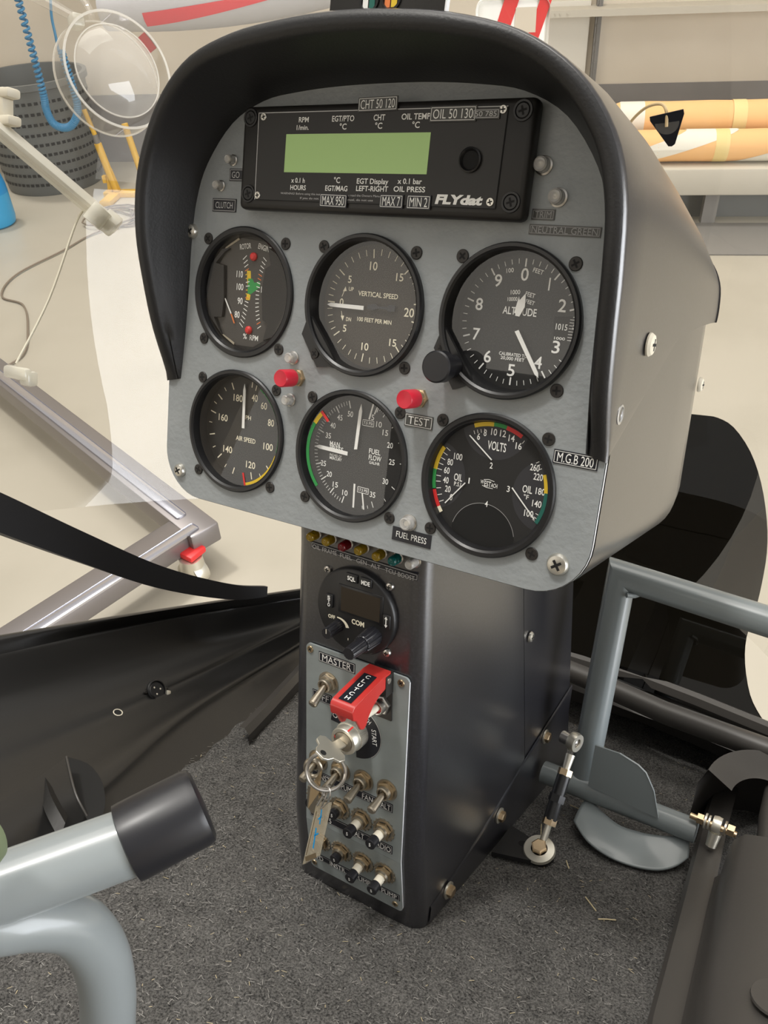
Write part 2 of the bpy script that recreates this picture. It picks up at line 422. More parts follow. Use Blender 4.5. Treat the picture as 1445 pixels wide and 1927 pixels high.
# covered machine with a red stripe
t = thing('covered_fuselage', 'grey wrapped fuselage with a red stripe standing along the back wall', 'aircraft', HH @ T((-.55, .42, 0)))
b = B(); rows = []
def fus(x, a, k=1.0):
    q = 1-.45*min(1, abs(x+.05)/.62)**2
    return (x, .12*q*k*math.cos(a), .735+.07*(x+.25)+.115*q*k*math.sin(a))
for i in range(13):
    x = -.55+1.2*i/12; rows.append([fus(x, 2*PI*k/24) for k in range(24)])
b.grid(rows, closed=True); obj('fuselage_skin', b, 'grey_cover', t)
b = B(); rows = []
for i in range(15):
    x = -.36+.62*i/14; w = .42-.028*i; rows.append([fus(x, -.55-w*.55+.03*i+.25*(i > 4)*0, 1.01), fus(x, -.50+.03*i, 1.012), fus(x, -.42+w*.5+.03*i, 1.01)])
b.grid(rows); obj('red_stripe', b, 'red_fabric', t)
for x in (.05, .38):
    b = B(); b.box((x, 0, .31), (.05, .08, .62)); obj('support', b, 'post_grey', t)

# coiled air hose on the wall
b = B()
def coil(path, r, turns, n=14):
    P = spline(path, 10); N = turns*n; o = []
    for i in range(N+1):
        f = i/N*(len(P)-1); k = min(int(f), len(P)-2); p = P[k].lerp(P[k+1], f-k); a = 2*PI*i/n
        d = (P[k+1]-P[k]).normalized(); x = d.cross(V((0, 1, 0))).normalized(); y = V((0, 1, 0))
        o.append(p+(x*math.cos(a)+y*math.sin(a))*r)
    return o
HD = .62
c = coil([(-1.352, HD, .90), (-1.353, HD, .776), (-1.354, HD, .595), (-1.358, HD, .45), (-1.364, HD, .40)], .011, 34)
c += coil([(-1.364, HD, .40), (-1.362, HD, .37), (-1.350, HD, .335), (-1.315, HD, .318), (-1.275, HD, .325), (-1.240, HD, .36), (-1.223, HD, .41), (-1.226, HD, .50), (-1.233, HD, .60)], .011, 62)
c += spline([c[-1], (-1.24, HD, .66), (-1.236, HD, .72), (-1.217, HD, .80), (-1.20, HD, .92)], 6)
b.tube(c, .0055, 6)
tag(obj('air_hose', b, 'hose_blue', None, HH), 'blue coiled air hose hanging in a loop in front of the back wall', 'hose')

# grey perforated bin, blue canister
def bin_():
    t = thing('perforated_bin', 'dark grey round perforated plastic bin on the floor by the wall', 'bin', HH @ T((-1.585, .30, 0)))
    b = B(); b.lathe([(0, 0), (.21, 0), (.215, .01), (.243, .43), (.256, .435), (.256, .46), (.238, .46), (.2, .02), (0, .02)], 48); obj('bin_body', b, 'bin_grey', t)
    b = B()
    for j in range(9):
        z = .05+.042*j; r = .2165+(z-.01)*.0673+.0006
        for k in range(60):
            a = 2*PI*k/60; X = RZ(a) @ T((r, 0, z)) @ RY(PI/2-.0673)
            b.add([(-.006, -.008, 0), (.006, -.008, 0), (.006, .008, 0), (-.006, .008, 0)], [(0, 1, 2, 3)], X)
    obj('perforations', b, 'screw_recess', t)
bin_()
t = thing('blue_canister', 'bright blue plastic canister standing in front of the perforated bin', 'canister', HH @ T((-1.605, .86, 0)))
b = B(); b.lathe([(0, 0), (.075, 0), (.085, .008), (.09, .03), (.09, .13)], 36); obj('lower_body', b, 'blue_low', t)
b = B(); b.lathe([(.09, .13), (.089, .16), (.08, .215), (.06, .25), (.03, .265), (.03, .285), (0, .285)], 36); obj('upper_body', b, 'blue', t)

# yellow jack stand
t = thing('jack_stand', 'yellow tubular jack stand on the floor beside the perforated bin', 'stand', HH @ T((-1.18, .51, 0)))
b = B(); b.tube([(-.075, .0, .36), (-.055, 0, .26)], .010, 12); obj('upper_leg', b, 'stand_yellow', t)
b = B(); b.tube([(-.055, 0, .26), (-.052, 0, .225)], .012, 12); obj('sleeve', b, 'post_grey', t)
b = B(); b.tube([(-.052, 0, .225), (-.02, 0, .02)], .016, 12); obj('lower_leg', b, 'stand_yellow', t)
b = B(); b.prism([(-.06, 0), (-.045, .10), (-.02, .12), (.0, .02), (.0, 0)], -.008, .008, RX(PI/2)); b.box((-.06, 0, .075), (.016, .02, .03)); obj('gusset', b, 'stand_yellow', t)
b = B(); b.tube([(.085, -.01, .30), (.125, 0, .02)], .014, 12); obj('rear_leg', b, 'stand_yellow', t)
b = B(); b.box((.05, 0, .012), (.25, .05, .024), .004); b.box((-.02, .06, .012), (.05, .16, .024), .004); obj('foot', b, 'stand_yellow', t)

# cable coiled and trailing on the hangar floor
b = B(); p = []
for i in range(90):
    a = i*.36; r = .10+.03*math.sin(i*.7)
    p.append((-1.10+r*1.25*math.cos(a)+.02*math.sin(i*.31), .80+r*.85*math.sin(a)+.015*math.cos(i*.5), .006+.00016*i))
p += spline([p[-1], (-1.12, .98, .006), (-1.17, 1.15, .006), (-1.25, 1.38, .006), (-1.215, 1.56, .006), (-1.10, 1.63, .006), (-1.0, 1.80, .006), (-.93, 1.98, .006), (-.98, 2.1, .006)], 8)[1:]
b.tube(p, .0035, 6); tag(obj('floor_cable', b, 'cable_dark', None, HH), 'dark thin cable coiled and trailing over the pale hangar floor', 'cable')

# dolly frame on the hangar floor, seen through the canopy
def bar_between(b, p, q, w, h):
    p = V(p); q = V(q); d = (q-p); L_ = d.length; X = T((p+q)/2) @ d.to_track_quat('X', 'Z').to_matrix().to_4x4()
    b.box((0, 0, 0), (L_, w, h), .006, 2, X)
t = thing('ground_dolly', 'grey metal dolly frame on the floor outside the canopy, left of the console', 'dolly', T((-1.4, 1.07, 0)))
O = V((-1.4, 1.07, 0))
def rel(*p): return V(p)-O
b = B(); bar_between(b, rel(-3.4, 1.49, .12), rel(-1.345, 1.053, .12), .085, .06); obj('long_beam', b, 'dolly_alu', t)
b = B(); bar_between(b, rel(-3.4, 1.475, .153), rel(-1.43, 1.058, .153), .03, .006); obj('bright_strip', b, 'dolly_trim', t)
b = B(); bar_between(b, rel(-1.412, 1.03, .119), rel(-1.50, .30, .119), .085, .058); obj('cross_beam', b, 'dolly_alu', t)
b = B(); bar_between(b, rel(-1.372, 1.05, .153), rel(-1.465, .30, .153), .03, .006); obj('bright_strip', b, 'dolly_trim', t)
b = B(); b.cyl(rel(-1.36, 1.0, 0.02), rel(-1.36, 1.0, .09), .035, .03, 20); b.lathe([(.012, -.02), (.038, -.02), (.04, -.01), (.04, .01), (.038, .02), (.012, .02)], 24, T(rel(-1.36, 1.0, .04)) @ RX(PI/2), close=True); obj('castor', b, 'pale_zinc', t)
b = B(); b.box(rel(-1.375, 1.01, .10), (.075, .055, .018), .004); obj('brake_pedal', b, 'red', t)

# ================================================================== INSTRUMENT CONSOLE
cons = thing('instrument_console', 'arched black instrument housing with grey front panel and deep black glare shield', 'console', PAN)
OUT = [(-.155, -.0635), (-.1555, -.03), (-.156, 0), (-.1562, .03), (-.1535, .06), (-.1445, .086), (-.126, .109), (-.099, .125), (-.065, .1335), (-.03, .1370), (0, .138)]
INN = [(-.1425, -.0605), (-.1400, -.03), (-.1385, 0), (-.1375, .03), (-.1345, .055), (-.1265, .0765), (-.1075, .0995), (-.0835, .1115), (-.0585, .1155), (-.03, .1175), (0, .118)]
DEP = [0.0015, .0170, .0265, .0335, .0365, .0385, .0430, .0490, .0530, .0550, .0555]
def mirror(P): return P+[(-x, y) for x, y in P[-2::-1]]
def arch(P, n=4): return [(p.x, p.y) for p in spline([(x, y, 0) for x, y in mirror(P)], n)]
oA = arch(OUT); iA = arch(INN); dA = [p.x for p in spline([(d, 0, 0) for d in DEP+DEP[-2::-1]], 4)]
NA = len(oA)
# face panel plate with gauge wells
GC = {'t': (-.0915, 0), 'v': (0, 0), 'a': (.0914, 0), 's': (-.0912, -.0883), 'm': (.0001, -.0884), 'q': (.0909, -.0882)}
def panel_outline():
    P = [(-.1535, .10), (-.1538, -.108)]
    for k in range(1, 10):
        a = PI+PI/2*k/9; P.append((-.1218+.032*math.cos(a), -.108+.032*math.sin(a)))
    for k in range(0, 10):
        a = 1.5*PI+PI/2*k/9; P.append((.1218+.032*math.cos(a), -.108+.032*math.sin(a)))
    P += [(.1535, .06)]
    P += [(x*.975, y*.975) for x, y in oA[::-1] if y > .055]
    return P
def plate_with_holes(out, holes, z0, z1):
    vs = [V(p) for p in out]; ed = [(i, (i+1) % len(out)) for i in range(len(out))]
    for cx, cy, r in holes:
        s = len(vs); n = 48
        for k in range(n): vs.append(V((cx+r*math.cos(2*PI*k/n), cy+r*math.sin(2*PI*k/n)))); ed.append((s+k, s+(k+1) % n))
    v2, e2, f2, *_ = geometry.delaunay_2d_cdt(vs, ed, [], 0, 1e-6)
    def inside(p):
        c = False; j = len(out)-1
        for i in range(len(out)):
            a, q = out[i], out[j]
            if (a[1] > p.y) != (q[1] > p.y) and p.x < (q[0]-a[0])*(p.y-a[1])/(q[1]-a[1])+a[0]: c = not c
            j = i
        return c and all((p-V((cx, cy))).length > r*.999 for cx, cy, r in holes)
    b = B(); fs = []
    for f in f2:
        if inside(sum((v2[i] for i in f), V((0, 0)))/len(f)):
            a = sum(v2[f[i]].x*v2[f[(i+1) % len(f)]].y-v2[f[(i+1) % len(f)]].x*v2[f[i]].y for i in range(len(f)))
            fs.append(tuple(f) if a > 0 else tuple(f[::-1]))
    n = len(v2)
    b.add([(p.x, p.y, z1) for p in v2], fs)
    b.add([(p.x, p.y, z0) for p in v2], [f[::-1] for f in fs])
    for i in range(len(out)):
        a, q = out[i], out[(i+1) % len(out)]
        b.add([(*a, z0), (*q, z0), (*q, z1), (*a, z1)], [(0, 1, 2, 3)])
    return b
po = panel_outline()
obj('face_panel', plate_with_holes(po, [(c[0], c[1], .0385) for c in GC.values()], -.002, 0), 'panel_grey', cons)
# bright bare edge of the plate
b = B(); P = [(x, y) for x, y in po if y < -.055]; P = P[:1]+P[1:]
rows = [[(x*1.003, y*1.003, -.0026), (x*1.003, y*1.003, -.0006)] for x, y in [(-.1538, -.062)]+P+[(.1538, -.06)]]
b.grid(rows, flip=False); b.grid([[r[0], (r[0][0]*.99, r[0][1]*.99, -.0026)] for r in rows]); obj('plate_edge', b, 'bare_white', cons)
# glare shield and top cowl: one moulded shell
b = B(); rows = []
def lerp(a, c, t): return a+(c-a)*t
ZB = [0, -.05, -.10, -.15, -.185, -.198]
SCALE = [1.0, .95, .85, .72, .60, .54]           # roof drops towards the nose
LOW = [-.0600, -.0300, .0000, .0080, .0110, .0117]
for i in range(NA):
    o = V((*oA[i], 0)); n = V((*iA[i], 0)); d = dA[i]
    w = (o-n); q = w.normalized(); th = .0105 if True else 0
    # lip: inner wall flares towards the outer wall
    lip_in = o-q*th
    r_ = [n+V((0, 0, -.0005)), n.lerp(lip_in, .35)+V((0, 0, d*.33)), n.lerp(lip_in, .72)+V((0, 0, d*.66))]
    rr = min(.0052, d*.6+.001)
    c = o-q*(th*.5)
    r_.append(lip_in+V((0, 0, max(d-rr, .0004))))
    for k in range(1, 8):
        a = PI-PI*k/8; r_.append(c+q*(th*.5*math.cos(a))+V((0, 0, max(d-rr, .0004)+rr*math.sin(a))))
    r_.append(o+V((0, 0, max(d-rr, .0003))))
    for z, s, lo in zip(ZB, SCALE, LOW):
        y = o.y
        # the side wall keeps x, the arch above y=.01 shrinks; the lower edge follows the lap line
        y0 = max(y, lo) if abs(o.x) > .15 else y
        if y0 > .012: y0 = .012+(y0-.012)*s
        r_.append(V((o.x*(1.0 if z > -.16 else .995), y0, z)))
    rows.append([tuple(p) for p in r_])
b.grid(rows)
# end caps of the lip at both feet
for i in (0, NA-1):
    R_ = rows[i]; b.add(R_[:12], [tuple(range(12))])
shell = obj('glare_shield', b, 'satin_black', cons, ang=50)
# padded black lining of the shield
shell.data.materials.append(MATS['hood_black'])
nc = len(rows[0])-1
for k, p in enumerate(shell.data.polygons):
    if k >= (NA-1)*nc or (k % nc) < 9: p.material_index = 1
# rear closing of the shell
b = B(); b.add([(x, max(.012+(y-.012)*.54, .0117) if y > .012 else .0117, -.1978) for x, y in oA], [tuple(range(NA))]); obj('shell_back', b, 'satin_black', cons)
# lower housing box behind the face plate
b = B(); rows = []
box = [(-.1545, .012), (-.1548, -.108)]
for k in range(1, 10):
    a = PI+PI/2*k/9; box.append((-.1222+.0326*math.cos(a), -.108+.0326*math.sin(a)))
for k in range(0, 10):
    a = 1.5*PI+PI/2*k/9; box.append((.1222+.0326*math.cos(a), -.108+.0326*math.sin(a)))
box += [(.1545, .012)]
for z in (-.0028, -.06, -.12, -.165, -.185, -.196):
    r = []
    for x, y in box:
        k = max(0, (-z-.165)/.031); zz = z-.014*max(0, min(1, (-y+.01)/.09)) if z < -.1 else z
        r.append((x-.006*k*k*(1 if x > 0 else -1), y+(.010*k*k if y < -.10 else 0), zz))
    rows.append(r)
b.grid(rows); b.add(rows[-1], [tuple(range(len(box)))])
obj('lower_housing', b, 'satin_black', cons, ang=40)
# fasteners on the console
for x, y, r in ((-.1396, -.1236, .0048), (.1377, -.1217, .0062), (-.1372, .0352, .0048)):
    screw_head(cons, T((x, y, 0)) @ RZ(.6), r, .0032, 'screw_silver')
screw_head(cons, T((.1566, -.0040, -.0325)) @ RY(PI/2), .0062, .0030, 'ivory', name='side_screw')
b = B(); b.lathe([(.0052, 0), (.0052, .0006), (.0040, .0009), (.0036, .0002), (0, .0002)], 20); obj('rivet_eyelet', b, 'alu_edge', cons, T((.1550, -.0392, -.0066)) @ RY(PI/2))
screw_head(cons, T((.1546, -.03, -.186)) @ RY(PI/2), .005, .003, 'ivory', name='side_screw')
# embossed tape labels on the panel
strip(cons, .0443, -.0599, .0183, .0075, 'TEST', .0044, .0135, m='tape_grey', label='grey tape reading TEST')
strip(cons, .0479, -.1280, .0262, .0082, 'FUEL PRESS', .0036, .0205, frame=False, m='tape_black', label='black tape reading FUEL PRESS')
strip(cons, .1383, -.0648, .0240, .0074, 'M.G.B 200', .0048, .0195, label='black tape reading M.G.B 200')
strip(cons, -.1107, .0520, .0196, .0079, 'CLUTCH', .0036, .0142, ink='ink_grey', label='black tape reading CLUTCH')
strip(cons, -.0995, .0700, .016, .0072, 'GO', .0036, .0062, ink='ink_grey', dx=-.0028, label='black tape beginning GO')
strip(cons, .1023, .0539, .0122, .0052, 'TRIM', .0031, .0088, m='tape_grey', ink='ink_dim', label='grey tape reading TRIM')
strip(cons, .1145, .0467, .0375, .0050, 'NEUTRAL GREEN', .0031, .0345, m='tape_grey', ink='ink_dim', label='grey tape reading NEUTRAL GREEN')

# ------------------------------------------------------------------ gauges
MMS = mm()
def gauge(key, name, label, zb=.0030, zd=-.010, rot_screws=True, rim=.0358, screws=((-1, 1), (1, 1), (-1, -1), (1, -1)), domed=False, dial='dial_black', lobe=None):
    cx, cy = GC[key]
    t = thing(name, label, 'gauge', PAN @ T((cx, cy, 0)), 'round instruments on the grey panel')
    b = B(); r1 = rim
    b.lathe([(.0388, -.012), (.0388, -.0001), (.0400, 0), (.0402, zb*.7), (.0394, zb), (r1+.0012, zb), (r1, zb-.0010), (r1-.0002, zd+.004), (r1-.0012, zd), (r1-.0012, zd-.002)], 72)
    obj('bezel', b, 'bezel_black', t, ang=25)
    b = B(); b.lathe([(r1, zd-.0008), (r1, zd), (0, zd)], 64); obj('dial', b, dial, t)
    if domed:
        b = B(); b.lathe([(r1-.0001, zb-.0012), (r1*.98, zb-.0006), (r1*.8, zb+.0012), (r1*.5, zb+.0026), (r1*.25, zb+.0032), (0, zb+.0034)], 64)
    else:
        b = B(); b.lathe([(r1-.0002, -.0012), (0, -.0012)], 64)
    obj('cover_glass', b, 'glass', t)
    for sx_, sy_ in screws: flat_screw(t, sx_*.03145, sy_*.03145, .0036, random.random()*1.5)
    return t
def marks(t, name, z, items, m='white'):
    """items: ('t', text, x, y, h[, w[, rot]]), ('k', ang, r0, r1, width), ('a', a0, a1, r0, r1), ('b', p, q, w) in mm"""
    b = B()
    for q in items:
        if q[0] == 't': b.text(q[1], q[2], q[3], q[4], q[5] if len(q) > 5 else None, q[6] if len(q) > 6 else 0, z/.001, MMS, .012)
        elif q[0] == 'k': b.tick(q[1], q[2], q[3], q[4], z/.001, MMS)
        elif q[0] == 'a': b.arc(q[1], q[2], q[3], q[4], z/.001, 18, MMS)
        elif q[0] == 'b': b.bar(q[1], q[2], q[3], z/.001, MMS)
        elif q[0] == 'p': b.add([(*p, z/.001) for p in q[1]], [tuple(range(len(q[1])))], MMS)
    return obj(name, b, m, t)
def interp(P, n):
    out = []
    for a, c in zip(P, P[1:]): out += [a+(c-a)*k/n for k in range(1, n)]
    return out
def needle(t, pts, z, m='white', name='needle', hub=None, hubm='bezel_black'):
    b = B(); b.prism(pts, z/.001, z/.001+.35, MMS); o = obj(name, b, m, t)
    if hub:
        h = B(); h.lathe([(hub, z+.00045), (hub*.9, z+.001), (0, z+.001)], 24); obj('hub', h, hubm, o)
    return o

# vertical speed
t = gauge('v', 'vertical_speed_gauge', 'round vertical speed gauge with cream numerals, middle of the upper row', .0045, rim=.0366, dial='dial_brown_reflect')
z = -.0097
maj = [179, 143, 95, 46, 8]; majd = [179, 216, 262, 311, 348]
it = [('k', a, 27.6, 32.6, .75) for a in maj+majd[1:]]
it += [('k', a, 29.2, 32.8, .42) for a in interp(maj, 5)+interp(majd, 5)]
it += [('t', '10', -2.1, 23.1, 4.6, 5.2), ('t', '15', 16.3, 18.1, 4.2, 4.9), ('t', '20', 24.8, -.9, 4.8, 6.6), ('t', '15', 15.9, -18.9, 4.0, 4.8), ('t', '10', -3.1, -23.3, 4.2, 5.0),
       ('t', '5', -18, 14.5, 4.0, 2.5), ('t', '5', -18.8, -14.1, 4.0, 2.5), ('t', '0', -22.6, .9, 4.2, 2.8), ('t', 'UP', -16.4, 9, 2.2, 3.5), ('t', 'DN', -16.5, -8.6, 2.2, 3.6),
       ('t', 'VERTICAL SPEED', 2.6, 7.1, 2.7, 27.5), ('t', '100 FEET PER MIN', 1.7, -7.7, 2.3, 24),
       ('b', (-22.7, 4.2), (-21.2, 7.8), .4), ('p', [(-22.3, 7.2), (-19.6, 7.6), (-20.6, 10.2)]), ('b', (-22.2, -4.2), (-21.4, -7.2), .4), ('p', [(-22.4, -7), (-20.8, -9.9), (-19.9, -6.8)])]
marks(t, 'markings', z, it, 'cream')
needle(t, [(-32.0, -1.2), (-29.5, -.1), (-5.6, .1), (-5.6, -2.3), (-29.5, -2.3)], -.0085)
b = B(); b.prism([(-3, .9), (2, 2.0), (4, .8), (11, 1), (12, 2.2), (16, 2), (16, -1.2), (12, -1.6), (10, -.5), (4, -.6), (1, -1.8), (-3, -1.2)], -8.5, -8.1, MMS); obj('needle_hub', b, 'dial_window', t)
b = B(); b.prism([(-37, -7), (-41.5, -20), (-28.5, -38.5), (-20, -37), (-12, -38), (-22, -25)], .2, 2.4, MMS); o = obj('adjuster_lobe', b, 'bezel_black', t)
flat_screw(t, -.0305, -.0305, .0030, .9, z=.0024)

# altimeter
t = gauge('a', 'altimeter_gauge', 'round altimeter with black knob, long white hand pointing at 4', .0045, zd=-.012, rim=.0366, screws=((-1, 1), (1, 1), (1, -1)))
z = -.0117
it = []
for i in range(50):
    a = 90-7.2*i; big = i % 5 == 0
    if 13 <= i <= 16: continue
    it.append(('k', a, 29.0 if big else 30.6, 33.2, .85 if big else .38))
for n, x, y in ((0, .2, 25.1), (1, 14.6, 21.2), (2, 23.3, 11.0), (3, 23.1, -10.2), (4, 14.5, -19.3), (5, -.3, -25.2), (6, -15.2, -19.6), (7, -23.7, -8.3), (8, -24.1, 7.7), (9, -14.6, 20.9)):
    it.append(('t', str(n), x, y, 6.2, .8 if n == 1 else 4.3))
it += [('t', '100', -8.5, 26.6, 2.2, 4.2, 10), ('t', 'FEET', 7.5, 27.2, 2.2, 6.0, -12), ('t', '1000', -3.8, 15.7, 2.2, 5.4, 6), ('t', 'FEET', 4.8, 15.0, 2.2, 5.6, -10), ('t', '10000', -5, 12.0, 2.0, 5.6, 6), ('t', 'FEET', 5.3, 11.2, 2.0, 5.2, -12),
       ('t', 'ALTITUDE', 0, 6.0, 3.8, 19.5), ('t', 'CALIBRATED TO', -.4, -16.9, 1.7, 16.5), ('t', '20,000 FEET', -.4, -19.1, 1.7, 14.0)]
marks(t, 'markings', z, it)
b = B(); b.add([(19.6, 5.2, 0), (20.8, -6.4, 0), (33.6, -5, 0), (33.6, 6.6, 0)], [(3, 2, 1, 0)], T((0, 0, z-.0001)) @ MMS); w = obj('pressure_window', b, 'screw_recess', t)
marks(w, 'pressure_scale', z+.0001, [('t', '1015', 24.6, .3, 3.0, 6.4), ('t', '1000', 24.4, -5.6, 1.4, 6)]+[('b', (28.6, 4.4-k*1.5), (28.6+(2.4 if k % 2 else 4.4), 4.4-k*1.5), .3) for k in range(8)]+[('b', (30.4, .1), (34, -.3), 1.0)])
needle(t, [(-.4, -4.6), (1.7, -3.6), (16.0, -24.4), (16.6, -27.2), (14.2, -25.6)], -.0100, name='long_hand')
needle(t, [(-1.6, 3.6), (.8, 3.3), (3.2, 8.5), (2.8, 15.6), (-1.2, 10.5)], -.0106, name='short_hand')
needle(t, [(-2.6, 5), (-1.2, 4.5), (.2, 9.5), (-1.0, 13.6)], -.0110, name='ten_thousand_hand')
b = B(); b.prism([(-37, -5), (-41.5, -18), (-27, -39), (-18, -35), (-12, -38), (-22, -25)], .2, 2.6, MMS); obj('knob_lobe', b, 'bezel_black', t)
flat_screw(t, -.0368, -.0175, .0026, .4, z=.0026)
b = B(); b.cyl((-.0290, -.0265, .0024), (-.0290, -.0265, .0130), .0065, n=32, bev=.0004); k = obj('setting_knob', b, 'rubber', t)
b = B(); b.cyl((-.0290, -.0265, .0128), (-.0290, -.0265, .0215), .0085, n=40, bev=.0008); obj('knob_cap', b, 'rubber', k)

# dual tachometer
t = gauge('t', 'rotor_engine_tachometer', 'round twin rotor and engine speed gauge with green centre, leftmost of the upper row', .0022, zd=-.005, rim=.0358)
z = -.0047
def Lx(y): return -.8-.0088*(y-1)**2
def Rx(y): return 7.6+.0085*(y+1)**2
b = B(); b.add([(-18, 30, 0), (-8, 33.5, 0), (12, 32, 0), (15.5, 28.7, 0), (18, 18.4, 0), (13, 16, 0), (11.5, 3, 0), (13, -15, 0), (18, -17, 0), (15, -28, 0), (6, -33, 0), (-10, -33, 0), (-20, -27, 0), (-25, -17.2, 0), (-19, -16.4, 0), (-18, -3.9, 0), (-19, 15.8, 0), (-25, 17, 0)], [tuple(range(17, -1, -1))], T((0, 0, z-.0001)) @ MMS); obj('window', b, 'tach_window', t)
for P, nm in (([(-16, 26.6), (-20, 24), (-27, 17.0), (-20.0, 16), (-18.6, -3.9), (-19.6, -16.4), (-26.5, -17.0), (-19, -27.4), (-31, -16), (-34.2, 0), (-31, 16), (-22, 26)], 'left_mask'), ([(15.5, 28.7), (18.5, 18.4), (14.5, 16), (12.5, 3), (14.5, -15.2), (19, -16.9), (15.8, -27.7), (24, -24.5), (32, -12), (34.2, 0), (32, 12), (24, 24.5)], 'right_mask')):
    b = B(); b.prism(P, -4.4, -2.6, MMS); obj(nm, b, 'bezel_black', t)
for P in ([(-21.5, 25.5), (-20.5, 27.2), (-10, 33.4), (-9, 32.4)], [(-21, -26.5), (-20.6, -27.4), (-9.5, -33.2), (-9, -31.8)]):
    b = B(); b.prism(P, -4.5, -4.2, MMS); obj('reflector_strip', b, 'dial_tan', t)
ys = [21.7-2.45*k for k in range(18)]
wt = []; rd = []; yl = []
for k, y in enumerate(ys):
    x = Lx(y); sl = .016*(y-1)*2.2; q = ('b', (x-1.4, y-1.4*sl*1.2), (x+1.6, y+1.6*sl*1.2), .5)
    (rd if k in (3, 10) else yl if 3 < k < 6 or 7 < k < 10 else wt).append(q)
for k, y in enumerate(ys):
    x = Rx(y); sl = -.016*(y+1)*2.2; q = ('b', (x-1.5, y-1.4*sl), (x+1.3, y+1.4*sl), .5)
    (rd if k in (4, 5, 16) else wt).append(q)
marks(t, 'markings', z, wt+[('t', 'ROTOR', -4.5, 28.6, 3.2, 9.2, 8), ('t', 'ENGINE', 11.2, 28.4, 3.2, 10.5, -12), ('t', '110', -8, 11.4, 3.9, 5.2), ('t', '100', -7.2, 3.6, 3.9, 5.6), ('t', '90', -6.5, -5.1, 3.9, 4.2), ('t', '80', -8.4, -13.8, 3.9, 4.2), ('t', '100', 13.0, 3.3, 3.6, 5.4), ('t', '%', -.8, -26.8, 3.2, 3.2), ('t', 'RPM', 6.7, -27.1, 3.2, 7)])
marks(t, 'red_marks', z, rd, 'orange')
marks(t, 'yellow_arc', z-.00005, yl+[('p', [(-1.8, -4), (1.4, -4), (1.9, -.6), (-1.2, -.6)]), ('p', [(-1.2, 5.6), (1.9, 5.6), (.9, 14), (-2.2, 14)])], 'yellow')
marks(t, 'green_sector', z-.00004, [('p', [(-.6, 0), (2, -.2), (5.0, 1.8), (9.2, 4.6), (8.8, 8.2), (4.5, 7.0), (2.5, 9.4), (-.9, 9.2)][::1])], 'green')
needle(t, [(-18.9, -4.6), (-18.3, -4.4), (-12.5, -13.4), (-13.1, -14)], -.0040, name='rotor_needle')
needle(t, [(-13.3, -13.6), (-12.2, -13.9), (-9.2, -19.4), (-10.0, -19.6)], -.0040, 'orange', name='needle_tip')
for x, y in ((3.1, 22.7), (2.4, -22.6)):
    b = B(); b.lathe([(.0026, -.0046), (.0025, -.0035), (.0015, -.0024), (0, -.0021)], 20); obj('warning_lamp', b, 'red', t, T((x*.001, y*.001, 0)))

# air speed
t = gauge('s', 'air_speed_gauge', 'round air speed gauge with white needle pointing up, leftmost of the lower row', .0028, rim=.0366)
z = -.0097
big = [116, 142, 165, 194, 224, 253, 283, 313]; sm = [129, 153, 179, 210, 239, 297]
it = [('k', a, 28.2, 33, .8) for a in big]+[('k', a, 30.3, 33, .55) for a in sm]+[('k', 84, 29, 33.4, .6), ('k', 77, 28, 33, .5), ('k', 62, 29, 32, .5), ('k', 50, 29, 32, .5), ('k', 36, 29, 32, .5)]
for s, x, y in (('180', -8.3, 20.3), ('40', 5.9, 22.3), ('60', 14.1, 18.4), ('80', 20.8, 8.3), ('100', 19.7, -7.8), ('120', 5.8, -22.6), ('140', -15.1, -15.6), ('160', -20.6, 5.3)):
    it.append(('t', s, x, y, 4.4, 2.9*len(s)-.7))
it += [('t', 'MPH', -.1, 8.6, 2.7, 7.6), ('t', 'AIR SPEED', .2, -6.3, 3.0, 17)]
marks(t, 'markings', z, it, 'cream')
zg = -.0010
marks(t, 'green_arc', zg, [('a', 60, -14, 34.3, 35.4)], 'green'); marks(t, 'yellow_arc', zg, [('a', -18, -74, 34.2, 36.0)], 'yellow')
marks(t, 'red_line', zg+.0001, [('k', -75, 27.5, 36.0, 1.5)], 'red')
needle(t, [(-2.4, 1.2), (-.2, 1.3), (-.9, 26.5), (-2.1, 30.6), (-3.0, 26.5)], -.0085)

# manifold pressure / fuel flow
t = gauge('m', 'manifold_pressure_gauge', 'round manifold pressure and fuel flow gauge with green arc, middle of the lower row', .0028, zd=-.009, rim=.0366)
z = -.0087
ml = [108, 126, 145, 161, 180.5, 200, 218, 236, 254]; mr = [70, 60, 43, 24, 0, -30, -65]
it = [('k', a, 28.8, 33.4, .7) for a in ml]+[('k', a, 31, 33.4, .35) for a in interp(ml, 5)]
it += [('k', a, 29.6, 33.4, .5) for a in mr]+[('k', a, 31.4, 33.4, .35) for a in interp(mr, 2)]+[('k', a, 31.4, 33.4, .35) for a in (67.5, 65, 62.5, 57, 53, 49, 46, -72, -79)]
for s, x, y in (('50', -8.6, 23.9), ('45', -16.1, 20.6), ('40', -20.8, 14.9), ('35', -23.6, 8.1), ('25', -25.6, -9.9), ('20', -20.5, -15.9), ('15', -15.2, -21.7), ('10', -7.5, -25.4), ('5', 7.7, 24.4), ('10', 12.5, 20.9), ('15', 17.5, 16.7), ('20', 21.6, 9.8), ('25', 24, 0), ('30', 20.9, -12.5), ('35', 12.8, -22.4)):
    it.append(('t', s, x, y, 3.3, 4.0 if len(s) > 1 else 2))
